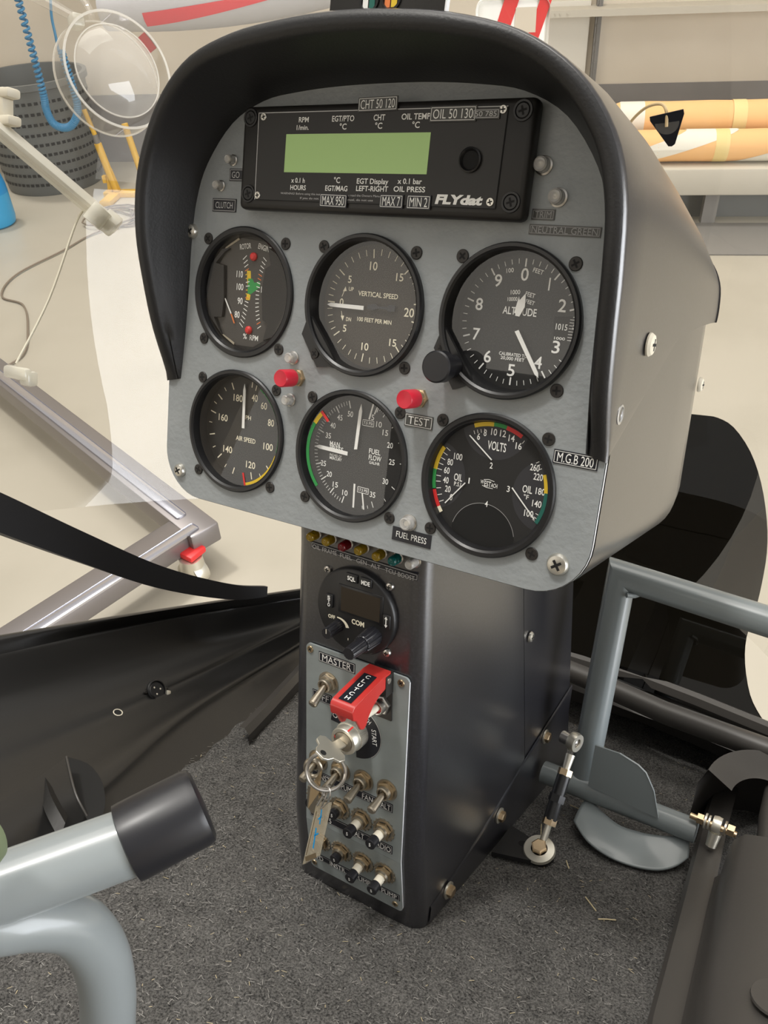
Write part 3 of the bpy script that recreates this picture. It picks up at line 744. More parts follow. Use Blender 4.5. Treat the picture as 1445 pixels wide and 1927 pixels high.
it += [('t', 'MAN', -18.2, 3.6, 3.0, 7.6), ('t', 'PRESS', -16.6, .9, 2.8, 10), ('t', 'INCHES OF', -16.8, -3.4, 1.5, 9), ('t', 'MERCURY', -16.6, -5.4, 1.7, 9.2), ('t', 'FUEL', 11.4, 4, 3.0, 8.2), ('t', 'FLOW', 12.0, .2, 3.0, 9), ('t', 'GAL/HR', 11.9, -2.9, 1.7, 7.6),
       ('b', (7.2, 32.4), (5.2, 22.8), 1.1), ('b', (10.2, 31), (8.6, 26.5), .8), ('b', (-1, -18.3), (-.4, -33.4), 1.3), ('b', (5.2, -22.8), (7.4, -33), 1.0)]
for x, y, s in ((4.8, 20.4, '7.5 PSI'), (5.6, -21.2, '17.5 PSI')):
    it.append(('t', s, x, y, 1.7, 6.4))
    for p, q in (((-4, -1.7), (4, -1.7)), ((-4, 1.7), (4, 1.7)), ((-4, -1.7), (-4, 1.7)), ((4, -1.7), (4, 1.7))): it.append(('b', (x+p[0], y+p[1]), (x+q[0], y+q[1]), .35))
marks(t, 'markings', z, it)
marks(t, 'green_arc', zg, [('a', 151.5, 224, 31.9, 34.2)], 'green'); marks(t, 'yellow_arc', zg, [('a', 138, 151.5, 31.7, 34.4)], 'yellow'); marks(t, 'red_line', zg+.0001, [('k', 136.2, 26.4, 34.2, 1.9)], 'red')
needle(t, [(-32.6, .1), (-29, 1.4), (-7.4, .8), (-7.4, -1.6), (-29, -.9)], -.0078, name='pressure_needle')
needle(t, [(-2.6, 3.2), (-.4, 3.6), (.7, 27), (-.3, 31.4), (-1.5, 27)], -.0074, name='flow_needle')

# four in one engine gauge
t = gauge('q', 'quad_engine_gauge', 'round four in one gauge of volts and oil readings, right of the lower row', .0028, zd=-.0022, rim=.0362)
z = -.0019
def lobe_(cx, cy, r):
    b = B(); P = [(cx+r*math.cos(2*PI*k/48), cy+r*math.sin(2*PI*k/48)) for k in range(48)]
    P = [((x, y) if math.hypot(x, y) < 34.6 else (x*34.6/math.hypot(x, y), y*34.6/math.hypot(x, y))) for x, y in P]
    b.add([(x, y, z/.001-.2) for x, y in P], [tuple(range(48))], MMS); return b
for c in ((0, 34.5, 20), (-34.5, 0, 20), (34.5, 0, 20)): obj('sector_window', lobe_(*c), 'dial_window', t)
obj('sector_window', lobe_(0, -30, 19.5), 'screw_recess', t)
b = B(); b.arc(14, 166, 19.3, 19.6, -2.05, 30, MMS @ T((0, -30, 0))); obj('window_edge', b, 'ink_dim', t)
it = []
for s, x, y in (('6', -9.4, 25.7), ('8', -5.8, 28.4), ('10', -.6, 29.7), ('12', 4.7, 29.7), ('14', 10, 28.0), ('16', 14.6, 24.6), ('100', -20.3, 12.4), ('80', -24.8, 8.5), ('60', -26.3, 3.4), ('40', -26.2, -2.2), ('20', -24.3, -7), ('0', -21.6, -11.3), ('260', 25.4, 14.8), ('220', 28.0, 10.2), ('180', 30.4, 2.7), ('140', 29.4, -4.3), ('100', 25.7, -10.5)):
    it.append(('t', s, x, y, 3.5, 1.75*len(s)))
for s, x, y in (('1', -11.8, .3), ('2', .3, 11.2), ('3', 12.1, .4), ('4', .4, -10.5)): it.append(('t', s, x, y, 3.2, .7 if s == '1' else 1.7))
it += [('t', 'VOLTS', 2.1, 22.2, 4.6, 11), ('t', 'OIL', -18.7, .8, 3.9, 5.2), ('t', 'P.S.I.', -18.3, -3.1, 2.3, 5.0), ('t', 'OIL', 23, 2.4, 3.9, 5.6), ('t', '\u00b0F', 22.9, -1.8, 2.4, 3),
       ('t', 'W', -3.8, 1.3, 2.0, 2.0), ('t', 'EST', -.4, .7, 3.0, 4.0), ('t', 'ACH', 3.6, .5, 2.2, 3.8), ('b', (-3, 2.7), (0, 3.3), .3), ('b', (0, 3.3), (3.4, 2.7), .3), ('b', (-3.6, -.6), (-1, -1.4), .3), ('b', (-1, -1.4), (3, -1.3), .3)]
it += [('k', a, 29.6, 32.6, .4) for a in (150, 156, 162, 168, 174, 181, 187, 194, 201, 208)]+[('k', a, 29.2, 31.2, .35) for a in (114, 110, 106, 102)]+[('k', a, 31, 33, .35) for a in (34, 31, 27, -18, -22, -25, 58)]
marks(t, 'markings', z, it)
z2 = z+.0001
marks(t, 'yellow_arc', z2, [('a', 112, 92, 32.6, 34.9), ('a', 151, 175, 32.6, 35.0), ('a', 21, 4, 32.6, 34.9)], 'yellow')
marks(t, 'green_arc', z2, [('a', 92, 79, 32.8, 34.9), ('a', 175, 194, 32.8, 35.0)], 'green'); marks(t, 'dark_green_arc', z2, [('a', 4, -26, 32.8, 34.9)], 'green_dark')
marks(t, 'red_arc', z2, [('a', 79, 62, 32.6, 34.9), ('a', 195, 212, 32.8, 35.0)], 'red'); marks(t, 'white_arc', z2, [('a', 212, 218, 32.8, 35.0)], 'cream')
for p, q in (((-14.7, 25.6), (.3, 14.4)), ((-24.8, -15.2), (-13.8, -1.3)), ((29.4, -12.9), (14.3, 1.7))):
    p = V((*p,)); q = V((*q,)); d = (q-p).normalized(); n = V((-d.y, d.x))
    needle(t, [tuple(p-n*.3), tuple(q-n*.3), tuple(q+n*.3), tuple(p+n*.3)], -.0016)

# ------------------------------------------------------------------ engine display unit
U0 = PAN @ T((0, 0, 0))
unit = thing('engine_display_unit', 'wide black engine display with green screen under the glare shield', 'display', U0)
b = B(); b.box((.0025, .078, .0052), (.186, .0575, .0104), .0035, 3); obj('case', b, 'unit_black', unit)
FZ = .0106
b = B(); b.prism([(-.0775, .1024), (.0808, .1022), (.0804, .0545), (-.0770, .0548)], FZ-.0001, FZ+.0004); obj('front_plate', b, 'unit_black', unit)
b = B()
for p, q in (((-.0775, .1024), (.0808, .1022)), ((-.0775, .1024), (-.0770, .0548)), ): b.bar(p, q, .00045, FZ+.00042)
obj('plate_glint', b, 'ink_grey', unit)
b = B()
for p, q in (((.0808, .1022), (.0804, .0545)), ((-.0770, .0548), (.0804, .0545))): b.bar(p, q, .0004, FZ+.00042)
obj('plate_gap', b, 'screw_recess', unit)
FZ = .0111
b = B(); b.box((-.0086, .0805, FZ-.0001), (.0949, .0204, .0004)); obj('green_screen', b, 'lcd', unit)
b = B(); b.lathe([(.0062, FZ-.0005), (.0062, FZ+.0012), (.0054, FZ+.0016), (.0048, FZ+.0008), (.0044, FZ-.0002)], 36); o = obj('socket', b, 'bezel_black', unit, T((.0636, .0774, 0)))
b = B(); b.lathe([(.0045, FZ+.00005), (0, FZ+.00005)], 24); obj('socket_hole', b, 'screw_recess', o)
for x, y in ((-.0735, .1002), (-.0749, .0572), (.0784, .1007), (.0774, .0576)): flat_screw(unit, x, y, .0021, random.random(), 'screw_silver', FZ-.0003)
for x, y in ((-.0838, .1000), (-.0826, .0580), (.0887, .1002), (.0884, .0579)):
    b = B(); b.lathe([(.0052, .0105), (.0050, .0111), (.0040, .0111), (.0037, .0106)], 28); o = obj('screw_collar', b, 'bezel_black', unit, T((x, y, 0)))
    flat_screw(unit, x, y, .0036, .3, 'bezel_black', .0104)
b = B()
for s, x, y, h, w in (('RPM', -.0442, .0982, .0026, .0070), ('1/min.', -.0446, .0941, .0024, .0086), ('EGT/PTO', -.0172, .0983, .0028, .0148), ('\u00b0C', -.0168, .0942, .0029, .0046), ('CHT', .0064, .0984, .0028, .0073), ('\u00b0C', .0064, .0943, .0029, .0046), ('OIL TEMP', .0290, .0985, .0028, .0175), ('\u00b0C', .0295, .0944, .0029, .0046),
                      ('x 0.1 h', -.0454, .0660, .0025, .0098), ('HOURS', -.0450, .0621, .0025, .0112), ('\u00b0C', -.0180, .0665, .0029, .0042), ('EGT/MAG', -.0181, .0622, .0027, .0152), ('EGT Display', .0056, .0663, .0026, .0205), ('LEFT-RIGHT', .0057, .0625, .0026, .0208), ('x 0.1 bar', .0291, .0667, .0026, .0150), ('OIL PRESS', .0293, .0627, .0026, .0195)):
    b.text(s, x, y, h, w, z=FZ+.0001, bold=.018)
obj('legends', b, 'white', unit)
b = B(); b.text('WARNING! Before using this instrument ensure that you read the Owners Manual', -.0225, .0588, .0011, .070, z=FZ+.0001); b.text('If you do not understand the Manual, do not use', -.0180, .0565, .0011, .050, z=FZ+.0001); obj('small_print', b, 'ink_grey', unit)
b = B(); b.text('FLYdat', .0592, .0582, .0042, .0270, z=FZ+.0001, bold=.05, shear=.22)
obj('maker_script', b, 'white', unit)
for x, y, w, h, s, th, tw, r in ((-.0192, .0556, .0186, .0072, 'MAX 950', .0046, .0150, -1), (.0191, .0563, .0148, .0070, 'MAX 7', .0046, .0112, 0), (.0361, .0563, .0145, .0072, 'MIN 2', .0046, .0108, 0), (.0049, .1050, .0248, .0072, 'CHT 50 120', .0044, .0215, 1), (.0509, .0992, .0265, .0074, 'OIL 50 130', .0044, .0228, 0)):
    strip(unit, x, y, w, h, s, th, tw, r, FZ+.0004, 'tape_grey' if y > .09 else 'tape_black', label='tape reading '+s)
strip(unit, .0695, .0988, .0150, .0048, '50 785', .0024, .0118, 0, FZ+.0004, 'tape_grey', 'ink_grey', label='small tape reading 50 785')

# ------------------------------------------------------------------ lamps and push buttons on the panel
def lamp(name, label, M, r, h, m, group=None):
    t = thing(name, label, 'lamp', M, group)
    b = B(); b.lathe([(r*1.25, 0), (r*1.25, .0008), (r*1.02, .0012)], 24); obj('base_ring', b, 'steel', t)
    b = B(); b.lathe([(r*1.02, .0010), (r, h*.55), (r*.93, h*.62), (r*.98, h*.68), (r*.95, h*.9), (r*.75, h), (r*.55, h*.97), (r*.3, h), (0, h*.97)], 28); obj('lens', b, m, t)
    b = B(); b.cyl((0, 0, .0010), (0, 0, h*.7), r*.35, n=12); obj('bulb', b, 'ivory' if 'clear' in m else m.replace('lamp_', '') if m in ('lamp_yellow', 'lamp_red') else 'green_dark', t)
    return t
LG = 'clear indicator lamps on the grey panel'
for x, y, r, lb in ((-.1052, .0784, .0027, 'small clear lamp left of the display unit, above the tape beginning GO'), (-.1143, .0634, .0027, 'small clear lamp above the tape reading CLUTCH'), (.0990, .0770, .0038, 'clear ribbed lamp right of the display unit, upper of two'), (.1090, .0622, .0038, 'clear ribbed lamp above the tape reading TRIM'),
                     (-.0480, -.0352, .0033, 'clear lamp above the left red push button'), (-.0482, -.0612, .0033, 'clear lamp below the left red push button'), (.0455, -.1195, .0040, 'clear lamp above the tape reading FUEL PRESS')):
    lamp('indicator_lamp', lb, PAN @ T((x, y, 0)), r, .0062, 'lamp_clear', LG)
b = B(); 
def button(x, y, lb):
    t = thing('push_button', lb, 'button', PAN @ T((x, y, 0)), 'red push buttons on the grey panel')
    b = B(); b.lathe([(.0056, 0), (.0056, .0022), (.0048, .0026), (.0048, .0046), (.0042, .0048)], 6); b.lathe([(.0047, .002), (.0047, .006), (.0040, .0062)], 28); obj('threaded_collar', b, 'gold_bolt', t)
    b = B(); b.lathe([(.0050, .0062), (.0053, .0066), (.0053, .0168), (.0048, .0176), (.0035, .0174), (0, .0172)], 36); obj('red_cap', b, 'red_cap', t)
button(-.0436, -.0468, 'red push button between the tachometer and manifold gauges'); button(.0432, -.0468, 'red push button above the tape reading TEST')

# compass bracket on top of the shield
t = thing('compass_mount', 'black square block with two small glass ports on top of the glare shield', 'compass', PAN @ T((.0225, .1325, .045)))
b = B(); b.box((.003, .028, -.0022), (.0655, .058, .0030), .0004); obj('block', b, 'unit_black', t, RZ(-.03))
b = B(); b.box((.0362, .028, -.0022), (.0008, .058, .0028)); obj('bare_edge', b, 'bare_white', t, RZ(-.03))
for x, m in ((-.0058, 'green_dark'), (.0068, 'yellow')):
    b = B(); b.lathe([(.0056, 0), (.0056, .0010), (.0046, .0012), (.0043, .0004)], 28); o = obj('port_ring', b, 'bezel_black', t, T((x, .0105, -.0008)))
    c = B(); c.box((-.0022, 0, .0002), (.0030, .0076, .0004)); obj('dark_half', c, 'white' if x < 0 else 'orange', o)
    c = B(); c.box((.0016, 0, .0002), (.0032, .0076, .0004)); obj('coloured_half', c, m, o)

# ================================================================== CENTRE PEDESTAL
ped = thing('centre_pedestal', 'tall black satin pedestal standing on the carpet under the instrument housing', 'pedestal', PAN)
def pfront(y):     # depth of the front face
    v = (y+.1930521)/math.cos(TILT); z = -.0224665+v*math.sin(TILT)
    if v < -.187: z += (v+.187)*.13
    return z
def prear(y): return -.305-.29*max(0, -.20-y)
def pseam(y): return -.186-.313*max(-.02, -.205-y)
YS = [-.1408, -.16, -.20, -.25, -.30, -.35, -.375, -.40, -.42, -.4425]
def half(y): return .0510+.0065*max(0, min(1, (-.16-y)/.26))
def sec(y, zf, zr, r=.012, front=True):
    h = half(y); P = []
    if front:
        P += [(-h, y, zr), (-h, y, zf-r)]
        for k in range(1, 7): a = PI-PI/2*k/6; P.append((-h+r+r*math.cos(a), y, zf-r+r*math.sin(a)))
        for k in range(0, 7): a = PI/2-PI/2*k/6; P.append((h-r+r*math.cos(a), y, zf-r+r*math.sin(a)))
        P.append((h, y, zr))
    else: P = [(-h+.0006, y, zr), (-h+.0006, y, zf), (h-.0006, y, zf), (h-.0006, y, zr)]
    return P
b = B(); b.grid([sec(y, pfront(y), pseam(y)) for y in YS], flip=True); obj('front_shell', b, 'satin_black', ped, ang=50)
b = B(); b.grid([sec(y, pseam(y)-.0022, prear(y), front=False) for y in YS], closed=True, flip=True); obj('rear_shell', b, 'satin_black', ped)
# folded skirt along the foot
CR = [(-.076, -.4290), (-.13, -.4185), (-.185, -.4020), (-.250, -.3800), (-.352, -.3500)]
def crease(z):
    for (a, p), (c, q) in zip(CR, CR[1:]):
        if z >= c: return p+(q-p)*(z-a)/(c-a)
    return CR[-1][1]
b = B(); rows = []
for z in (-.0745, -.085, -.10, -.13, -.16, -.185, -.22, -.25, -.30, -.352):
    y = min(crease(z), -.30); h = half(y)
    rows.append([(h+.0001, y+.0026, z), (h+.0009, y+.0010, z), (h+.0011, y-.0010, z), (half(-.4425)+.0008, -.4425, z)])
b.grid(rows); obj('skirt', b, 'satin_black', ped)
for y, z in ((-.428, -.100), (-.410, -.190), (-.376, -.285)):
    X = T((half(y)+.0014, y, z)) @ RY(PI/2)
    b = B(); b.lathe([(.0068, 0), (.0068, .0014), (.0045, .0016)], 28); o = obj('washer', b, 'pale_zinc', ped, X)
    b = B(); b.lathe([(.0048, .0014), (.0048, .0046), (.0036, .0054), (0, .0054)], 6); obj('bolt_head', b, 'gold_bolt', o)
screw_head(ped, T((half(-.255)+.0002, -.255, -.2145)) @ RY(PI/2), .0048, .0026, 'screw_silver', name='side_screw')
def pedM(u, v, z=0): return T((.0021486, -.1930521, -.0224665)) @ RX(TILT) @ T((u*.001, v*.001, z*.001))
# long label tape with the seven lamps
R7 = math.atan2(-3.0, 81)
strip(ped, 0, 0, .082, .0046, '', 0, 0, -1.2, .0004, 'tape_black', 'ink_grey', M=pedM(2.8, 36.4), label='long black tape under the row of coloured lamps')
g = B()
for s, u, w in (('OIL', -33.6, 6.2), ('FRAME', -23.0, 11.6), ('FUEL', -9.9, 9.2), ('GEN', 2.2, 7.8), ('ALT', 12.9, 7.2), ('TCU', 24.0, 7.6), ('BOOST', 35.6, 12)):
    g.text(s, u*.001, (37.0-.03*(u+34)*1.0+.0)*.001-.0005, .0029, w*.001, z=.0010)
obj('tape_lettering', g, 'ink_grey', ped, pedM(0, 0))
LB = [(-34.0, 45.6, 'lamp_yellow', 'amber lamp at the left end of the pedestal lamp row'), (-21.6, 45.4, 'lamp_yellow', 'amber lamp above FRAME on the pedestal tape'), (-8.8, 45.0, 'lamp_red', 'dark red lamp above FUEL on the pedestal tape'), (3.6, 45.4, 'lamp_yellow', 'amber lamp above GEN on the pedestal tape'), (17.0, 45.0, 'lamp_yellow', 'amber lamp above ALT on the pedestal tape'), (28.8, 45.0, 'lamp_teal', 'teal lamp above TCU on the pedestal tape'), (41.0, 45.8, 'lamp_clear', 'clear lamp above BOOST on the pedestal tape')]
for u, v, m, lb in LB: lamp('warning_lamp', lb, PAN @ pedM(u, v), .0032, .0085, m, 'lamp row on the pedestal')

# ------------------------------------------------------------------ radio
rad = thing('radio', 'round black radio with dark screen and two knobs on the pedestal', 'radio', PAN @ pedM(0, 0))
b = B(); b.lathe([(.0305, 0), (.0305, .0030), (.0298, .0042), (.0290, .0046), (0, .0046)], 72)
o = obj('face', b, 'black_plastic', rad)
RZ0 = .0046
b = B(); b.box((.0048, .0076, RZ0+.0002), (.0345, .0205, .0012), .0005); o = obj('screen_frame', b, 'bezel_black', rad)
b = B(); b.box((.0050, .0078, RZ0+.0009), (.0300, .0170, .0002)); obj('screen', b, 'lcd_off', rad)
for s, x, y, w, h, tw in (('SQL', -.0019, .0245, .0088, .0062, .0062), ('MDE', .0090, .0243, .0088, .0062, .0066)):
    b = B(); b.box((x, y, RZ0+.0006), (w, h, .0016), .0006); o = obj('key', b, 'black_plastic', rad)
    g = B(); g.text(s, x, y-.0002, .0028, tw, z=RZ0+.0015, bold=.03); obj('lettering', g, 'white', o)
b = B(); b.box((-.0195, .0033, RZ0+.0006), (.0056, .0096, .0016), .0006); o = obj('key', b, 'black_plastic', rad)
g = B()
for k, s in enumerate('STO'): g.text(s, -.0195, .0060-.0027*k, .0022, .0022, z=RZ0+.0015, bold=.03)
obj('lettering', g, 'white', o)
b = B(); b.box((.0252, .0014, RZ0+.0006), (.0056, .0096, .0016), .0006); o = obj('key', b, 'black_plastic', rad)
g = B(); g.bar((.0252, -.0012), (.0252, .0042), .0007, RZ0+.0015)
for q in (1, -1): g.add([(.0252-.0012, .0014+q*.0020, RZ0+.0015), (.0252+.0012, .0014+q*.0020, RZ0+.0015), (.0252, .0014+q*.0040, RZ0+.0015)], [(0, 1, 2) if q > 0 else (2, 1, 0)])
obj('arrow', g, 'white', o)
g = B(); g.text('OFF', -.0180, -.0083, .0025, .0056, z=RZ0+.0001, bold=.03); g.text('COM', .0030, -.0066, .0034, .0098, z=RZ0+.0001, bold=.03)
rows = []
for i in range(13):
    a = math.radians(96-84*i/12); w = .0004+.0009*i/12; rows.append([(-.0128+(.0078-w)*math.cos(a), -.0142+(.0068-w)*math.sin(a), RZ0+.0001), (-.0128+(.0078+w)*math.cos(a), -.0142+(.0068+w)*math.sin(a), RZ0+.0001)])
g.bar((-.0045, -.0218), (-.0045, -.0202), .0005, RZ0+.0001); obj('legends', g, 'cream', rad)
g = B(); g.grid(rows, flip=True); obj('volume_arc', g, 'cream', rad)
def fluted(r, z0, z1, taper=.92, n=14):
    b = B(); rows = []
    for z, k in ((z0, 1.0), (z1-.0006, taper), (z1, taper-.06)):
        rows.append([((r*k*(1-.07*(j % 4 == 0)))*math.cos(2*PI*j/(n*4)), (r*k*(1-.07*(j % 4 == 0)))*math.sin(2*PI*j/(n*4)), z) for j in range(n*4)])
    b.grid(rows, closed=True); b.add(rows[-1], [tuple(range(n*4))]); return b
o = obj('volume_knob', fluted(.0042, RZ0, RZ0+.0135), 'rubber', rad, T((-.0126, -.0136, 0)), ang=25)
b = B(); b.bar((-.0001, 0), (-.0001, .0034), .0006, RZ0+.01355); obj('pointer', b, 'ivory', o)
o = obj('tuning_knob', fluted(.0066, RZ0, RZ0+.0142, .9, 16), 'rubber', rad, T((.0154, -.0121, 0)), ang=25)
obj('inner_knob', fluted(.0049, RZ0+.0142, RZ0+.0285, .88, 14), 'rubber', o, ang=25)
for u, v in ((-24.2, 23.0), (23.9, 24.0), (23.6, -23.6), (-23.6, -23.6)): screw_head(rad, pedM(0, 0).inverted() @ pedM(u, v), .0030, .0022, 'steel')

# ------------------------------------------------------------------ switch plate
def pl(u, v): return (u*.001, v*.001)
BEND = -186
sp = thing('switch_plate', 'tall grey switch plate screwed to the lower front of the pedestal', 'panel', PAN @ pedM(0, 0, .6))
K = .13
rows = []
b = B(); P = []
r = 3.5
for k in range(7): a = PI-PI/2*k/6; P.append((-41+r+r*math.cos(a), -36.2-r+r*math.sin(a)))
for k in range(7): a = PI/2-PI/2*k/6; P.append((42.2-r+r*math.cos(a), -36.2-r+r*math.sin(a)))
P += [(42.2, BEND), (-41, BEND)]
b.prism([pl(*p) for p in P], 0, .0016)
def low(u, v, z): q = (v-BEND); return (u*.001, (BEND+q*.9915)*.001, (z+q*.130)*.001)
LOWM = T((0, BEND*.001, 0)) @ RX(.130) @ T((0, -BEND*.001, 0))
P = [(-41, BEND), (42.2, BEND), (42.2, -233)]
for k in range(7): a = 0-PI/2*k/6; P.append((42.2-r+r*math.cos(a), -233+r*math.sin(a)))
for k in range(7): a = -PI/2-PI/2*k/6; P.append((-41+r+r*math.cos(a), -233+r*math.sin(a)))
b.prism([pl(*p) for p in P], 0, .0016, LOWM); obj('plate', b, 'plate_grey', sp)
b = B(); rows = [[(.04225, -.039, -.0002), (.04245, -.039, .0016)], [(.04225, BEND*.001, -.0002), (.04245, BEND*.001, .0016)]]
b.grid(rows, flip=True); b.grid([[LOWM @ V(p) for p in rr] for rr in [[(.04225, BEND*.001, -.0002), (.04245, BEND*.001, .0016)], [(.04225, -.233, -.0002), (.04245, -.233, .0016)]]], flip=True); obj('bare_edge', b, 'bare_white', sp)
ZP = .0016
for u, v in ((-37.4, -40.4), (36.2, -41.0)): flat_screw(sp, u*.001, v*.001, .0026, .7, 'brass', ZP)
for u, v in ((-37.4, -231), (36.2, -231)):
    s = flat_screw(sp, 0, 0, .0024, .4, 'brass', 0); s.matrix_local = LOWM @ T((u*.001, v*.001, ZP))
strip(sp, -.0150, -.0432, .0302, .0076, 'MASTER', .0050, .0240, 0, ZP, m='tape_black', label='black tape reading MASTER')
strip(sp, -.0270, -.0752, .0168, .0080, 'OFF', .0048, .0115, 0, ZP, ink='ink_grey', m='tape_black', label='black tape reading OFF')
for x, y, w, h, words, lb, m_ in ((-.0010, -.1425, .0700, .0072, (('INST', -24.2, 10), ('PUMP', -3.6, 11), ('FAN', 13.4, 9), ('ALT', 28.4, 8)), 'black tape below the four toggles', None), (-.0010, -.1780, .0725, .0070, (('CDU', -29.0, 9), ('5', -18.4, 2), ('ALT', 7.4, 8), ('RADIO', 26.6, 15)), 'black tape below the upper breakers', None), (.0018, -.2226, .0775, .0062, (('FD', -31, 6), ('INSTR', -14.6, 14), ('PUMP', 8.6, 13), ('PUMP', 31.6, 13)), 'black tape below the lower breakers', LOWM)):
    o = strip(sp, x, y, w, h, '', 0, 0, 0, ZP, ink='ink_grey', M=m_, label=lb)
    g = B()
    for s, u, tw in words: g.text(s, u*.001-x, 0, .0044, tw*.001, z=ZP+.0007)
    obj('words', g, 'white', o)

def toggle(u, v, lb, tip=(0, -8, 19.5), r=.0028, hexnut=True, grp='metal toggle switches on the switch plate'):
    t = thing('toggle_switch', lb, 'switch', PAN @ pedM(u, v, 2.2), grp)
    b = B(); b.lathe([(.0082, 0), (.0082, .0006), (.0064, .0007)], 28); obj('washer', b, 'worn_nickel', t)
    b = B(); b.lathe([(.0070, .0006), (.0070, .0026), (.0062, .0031), (.0046, .0031)], 6, RZ(random.random())); obj('nut', b, 'brass' if v < -100 else 'worn_nickel', t)
    b = B(); b.lathe([(.0050, .001), (.0050, .0062), (.0044, .0068), (.0036, .0066), (.0030, .0048), (0, .0046)], 32); obj('bushing', b, 'worn_nickel', t)
    p = V(tip)*.001; q = V((0, 0, .0035)); P = [q, q.lerp(p, .3), q.lerp(p, .7), q.lerp(p, .93), q.lerp(p, .985), p]
    b = B(); b.tube(P, [.0019, .0024, .0030, .0033, .0026, .0010], 20); obj('lever', b, 'worn_nickel', t)
    return t
toggle(-21.5, -61.5, 'metal toggle switch under the tape reading MASTER')
toggle(-30.0, -129.3, 'leftmost metal toggle of the row of four, partly behind the key ring', (0, -5, 20))
toggle(-10.2, -129.5, 'second metal toggle of the row of four, behind the key ring', (0, -5, 20))
toggle(9.4, -129.3, 'third metal toggle of the row of four, left of the end one', (0, -4, 21))
toggle(28.9, -128.6, 'rightmost metal toggle of the row of four', (0, -4, 21))
def breaker(u, v, lb, out, low_=False):
    M = PAN @ pedM(0, 0, .6) @ (LOWM if low_ else Matrix.Identity(4)) @ T((u*.001, v*.001, ZP))
    t = thing('circuit_breaker', lb, 'breaker', M, 'round circuit breakers on the switch plate')
    b = B(); b.lathe([(.0086, 0), (.0086, .0007), (.0066, .0008)], 32)
    for k in range(16):
        a = 2*PI*k/16; b.box((.0086*math.cos(a), .0086*math.sin(a), .0006), (.0012, .0012, .0011), 0, 1)
    obj('lock_washer', b, 'worn_nickel', t)
    b = B(); b.lathe([(.0066, .0007), (.0066, .0030), (.0058, .0036), (.0044, .0036)], 6, RZ(random.random())); obj('nut', b, 'brass', t)
    b = B(); b.lathe([(.0050, .002), (.0050, .0058), (.0036, .0060)], 28); obj('bushing', b, 'worn_nickel', t)
    z0 = .0060
    if out:
        b = B(); b.lathe([(.0034, .004), (.0034, .0118)], 24); obj('white_collar', b, 'ivory', t); z0 = .0114
    h = .0070 if out else .0040
    b = B(); b.lathe([(.0034, z0), (.0038, z0+.0004), (.0040, z0+h-.0004), (.0036, z0+h), (0, z0+h)], 28); o = obj('button', b, 'rubber', t)
    g = B(); g.text('5', 0, 0, .0026, .0015, z=z0+h+.00008, bold=.02); obj('number', g, 'white', o)
breaker(-31.0, -162.5, 'left black breaker of the upper breaker row, above CDU tape', False)
breaker(-10.6, -162.8, 'breaker of the upper row hidden behind the hanging key tag', False)
breaker(8.6, -163.4, 'pulled breaker with white collar, third of the upper breaker row', True)
breaker(27.6, -163.3, 'pulled breaker with white collar at the right end of the upper row', True)
breaker(-28.8, -203.2, 'leftmost black breaker of the bottom row', False, True)
breaker(-9.6, -203.0, 'second black breaker of the bottom row, below the key tag', False, True)
breaker(9.8, -202.6, 'pulled breaker with white collar, third of the bottom row', True, True)
breaker(28.6, -202.8, 'pulled breaker with white collar at the right end of the bottom row', True, True)

# guarded clutch switch
t = thing('guarded_switch', 'red guarded switch with raised cover reading CLUTCH', 'switch', PAN @ pedM(0, 0, 2.2))
MM2 = mm()
b = B(); b.prism([(12.8, -34.5), (29.8, -34.5), (30.4, -72), (13, -72)], 0, 1.2, MM2); b.prism([(28.6, -35), (30.2, -35), (30.4, -50), (28.6, -46)], 0, 9, MM2); b.prism([(12.6, -35), (14.2, -35), (14.2, -46), (12.4, -50)], 0, 9, MM2); obj('base_plate', b, 'screw_dark', t)
b = B(); b.cyl((11.8, -38.5, 6), (31.0, -38.5, 6), 2.0, n=20, M=MM2); obj('hinge_pin', b, 'screw_silver', t)
GS = [(2.5, -33.4), (10, -33.0), (43.5, -37.6), (46.0, -39.2), (46.6, -42.0), (45.4, -47.5), (41.5, -50.0), (36.5, -58.8), (33.0, -60.6), (30.4, -59.0), (27.5, -54), (23, -49.2), (15, -45.0), (9.5, -44), (5, -41.5), (2.6, -38)]
SIDE = Matrix(((0, 0, 1, 0), (0, 1, 0, 0), (1, 0, 0, 0), (0, 0, 0, 1)))      # (z, v) outline -> plate across u
def guard_side(b, u0, u1):
    n = len(GS); vs = [(u0, v, z) for z, v in GS]+[(u1, v, z) for z, v in GS]
    b.add(vs, [tuple(range(n)), tuple(range(2*n-1, n-1, -1))]+[(i, n+i, n+(i+1) % n, (i+1) % n) for i in range(n)], MM2)
bm = bmesh.new()
bb = B(); guard_side(bb, 27.6, 29.8); guard_side(bb, 13.0, 15.2)
top = [(13.0, -33.4, 2.5), (13.0, -33.0, 10), (13.0, -37.6, 43.5), (13, -39.2, 46), (13, -42, 46.6), (13, -47, 45.6)]
bb.grid([[(x, v+.02, z) for _, v, z in top] for x in (13.0, 29.8)], MM2)
bb.grid([[(x, v-2.0 if i < 3 else v, z if i < 3 else z-2.0) for i, (_, v, z) in enumerate(top)] for x in (13.0, 29.8)], MM2, flip=True)
o = obj('red_cover', bb, 'guard_red', t, ang=50)
mo = o.modifiers.new('bev', 'BEVEL'); mo.width = .0009; mo.segments = 2; mo.limit_method = 'ANGLE'; mo.angle_limit = math.radians(50)
X = MM2 @ T((21.4, 0, 0)) @ Matrix(((1, 0, 0, 0), (0, .135, 0, -31.7), (0, -.991, 0, 0), (0, 0, 0, 1)))
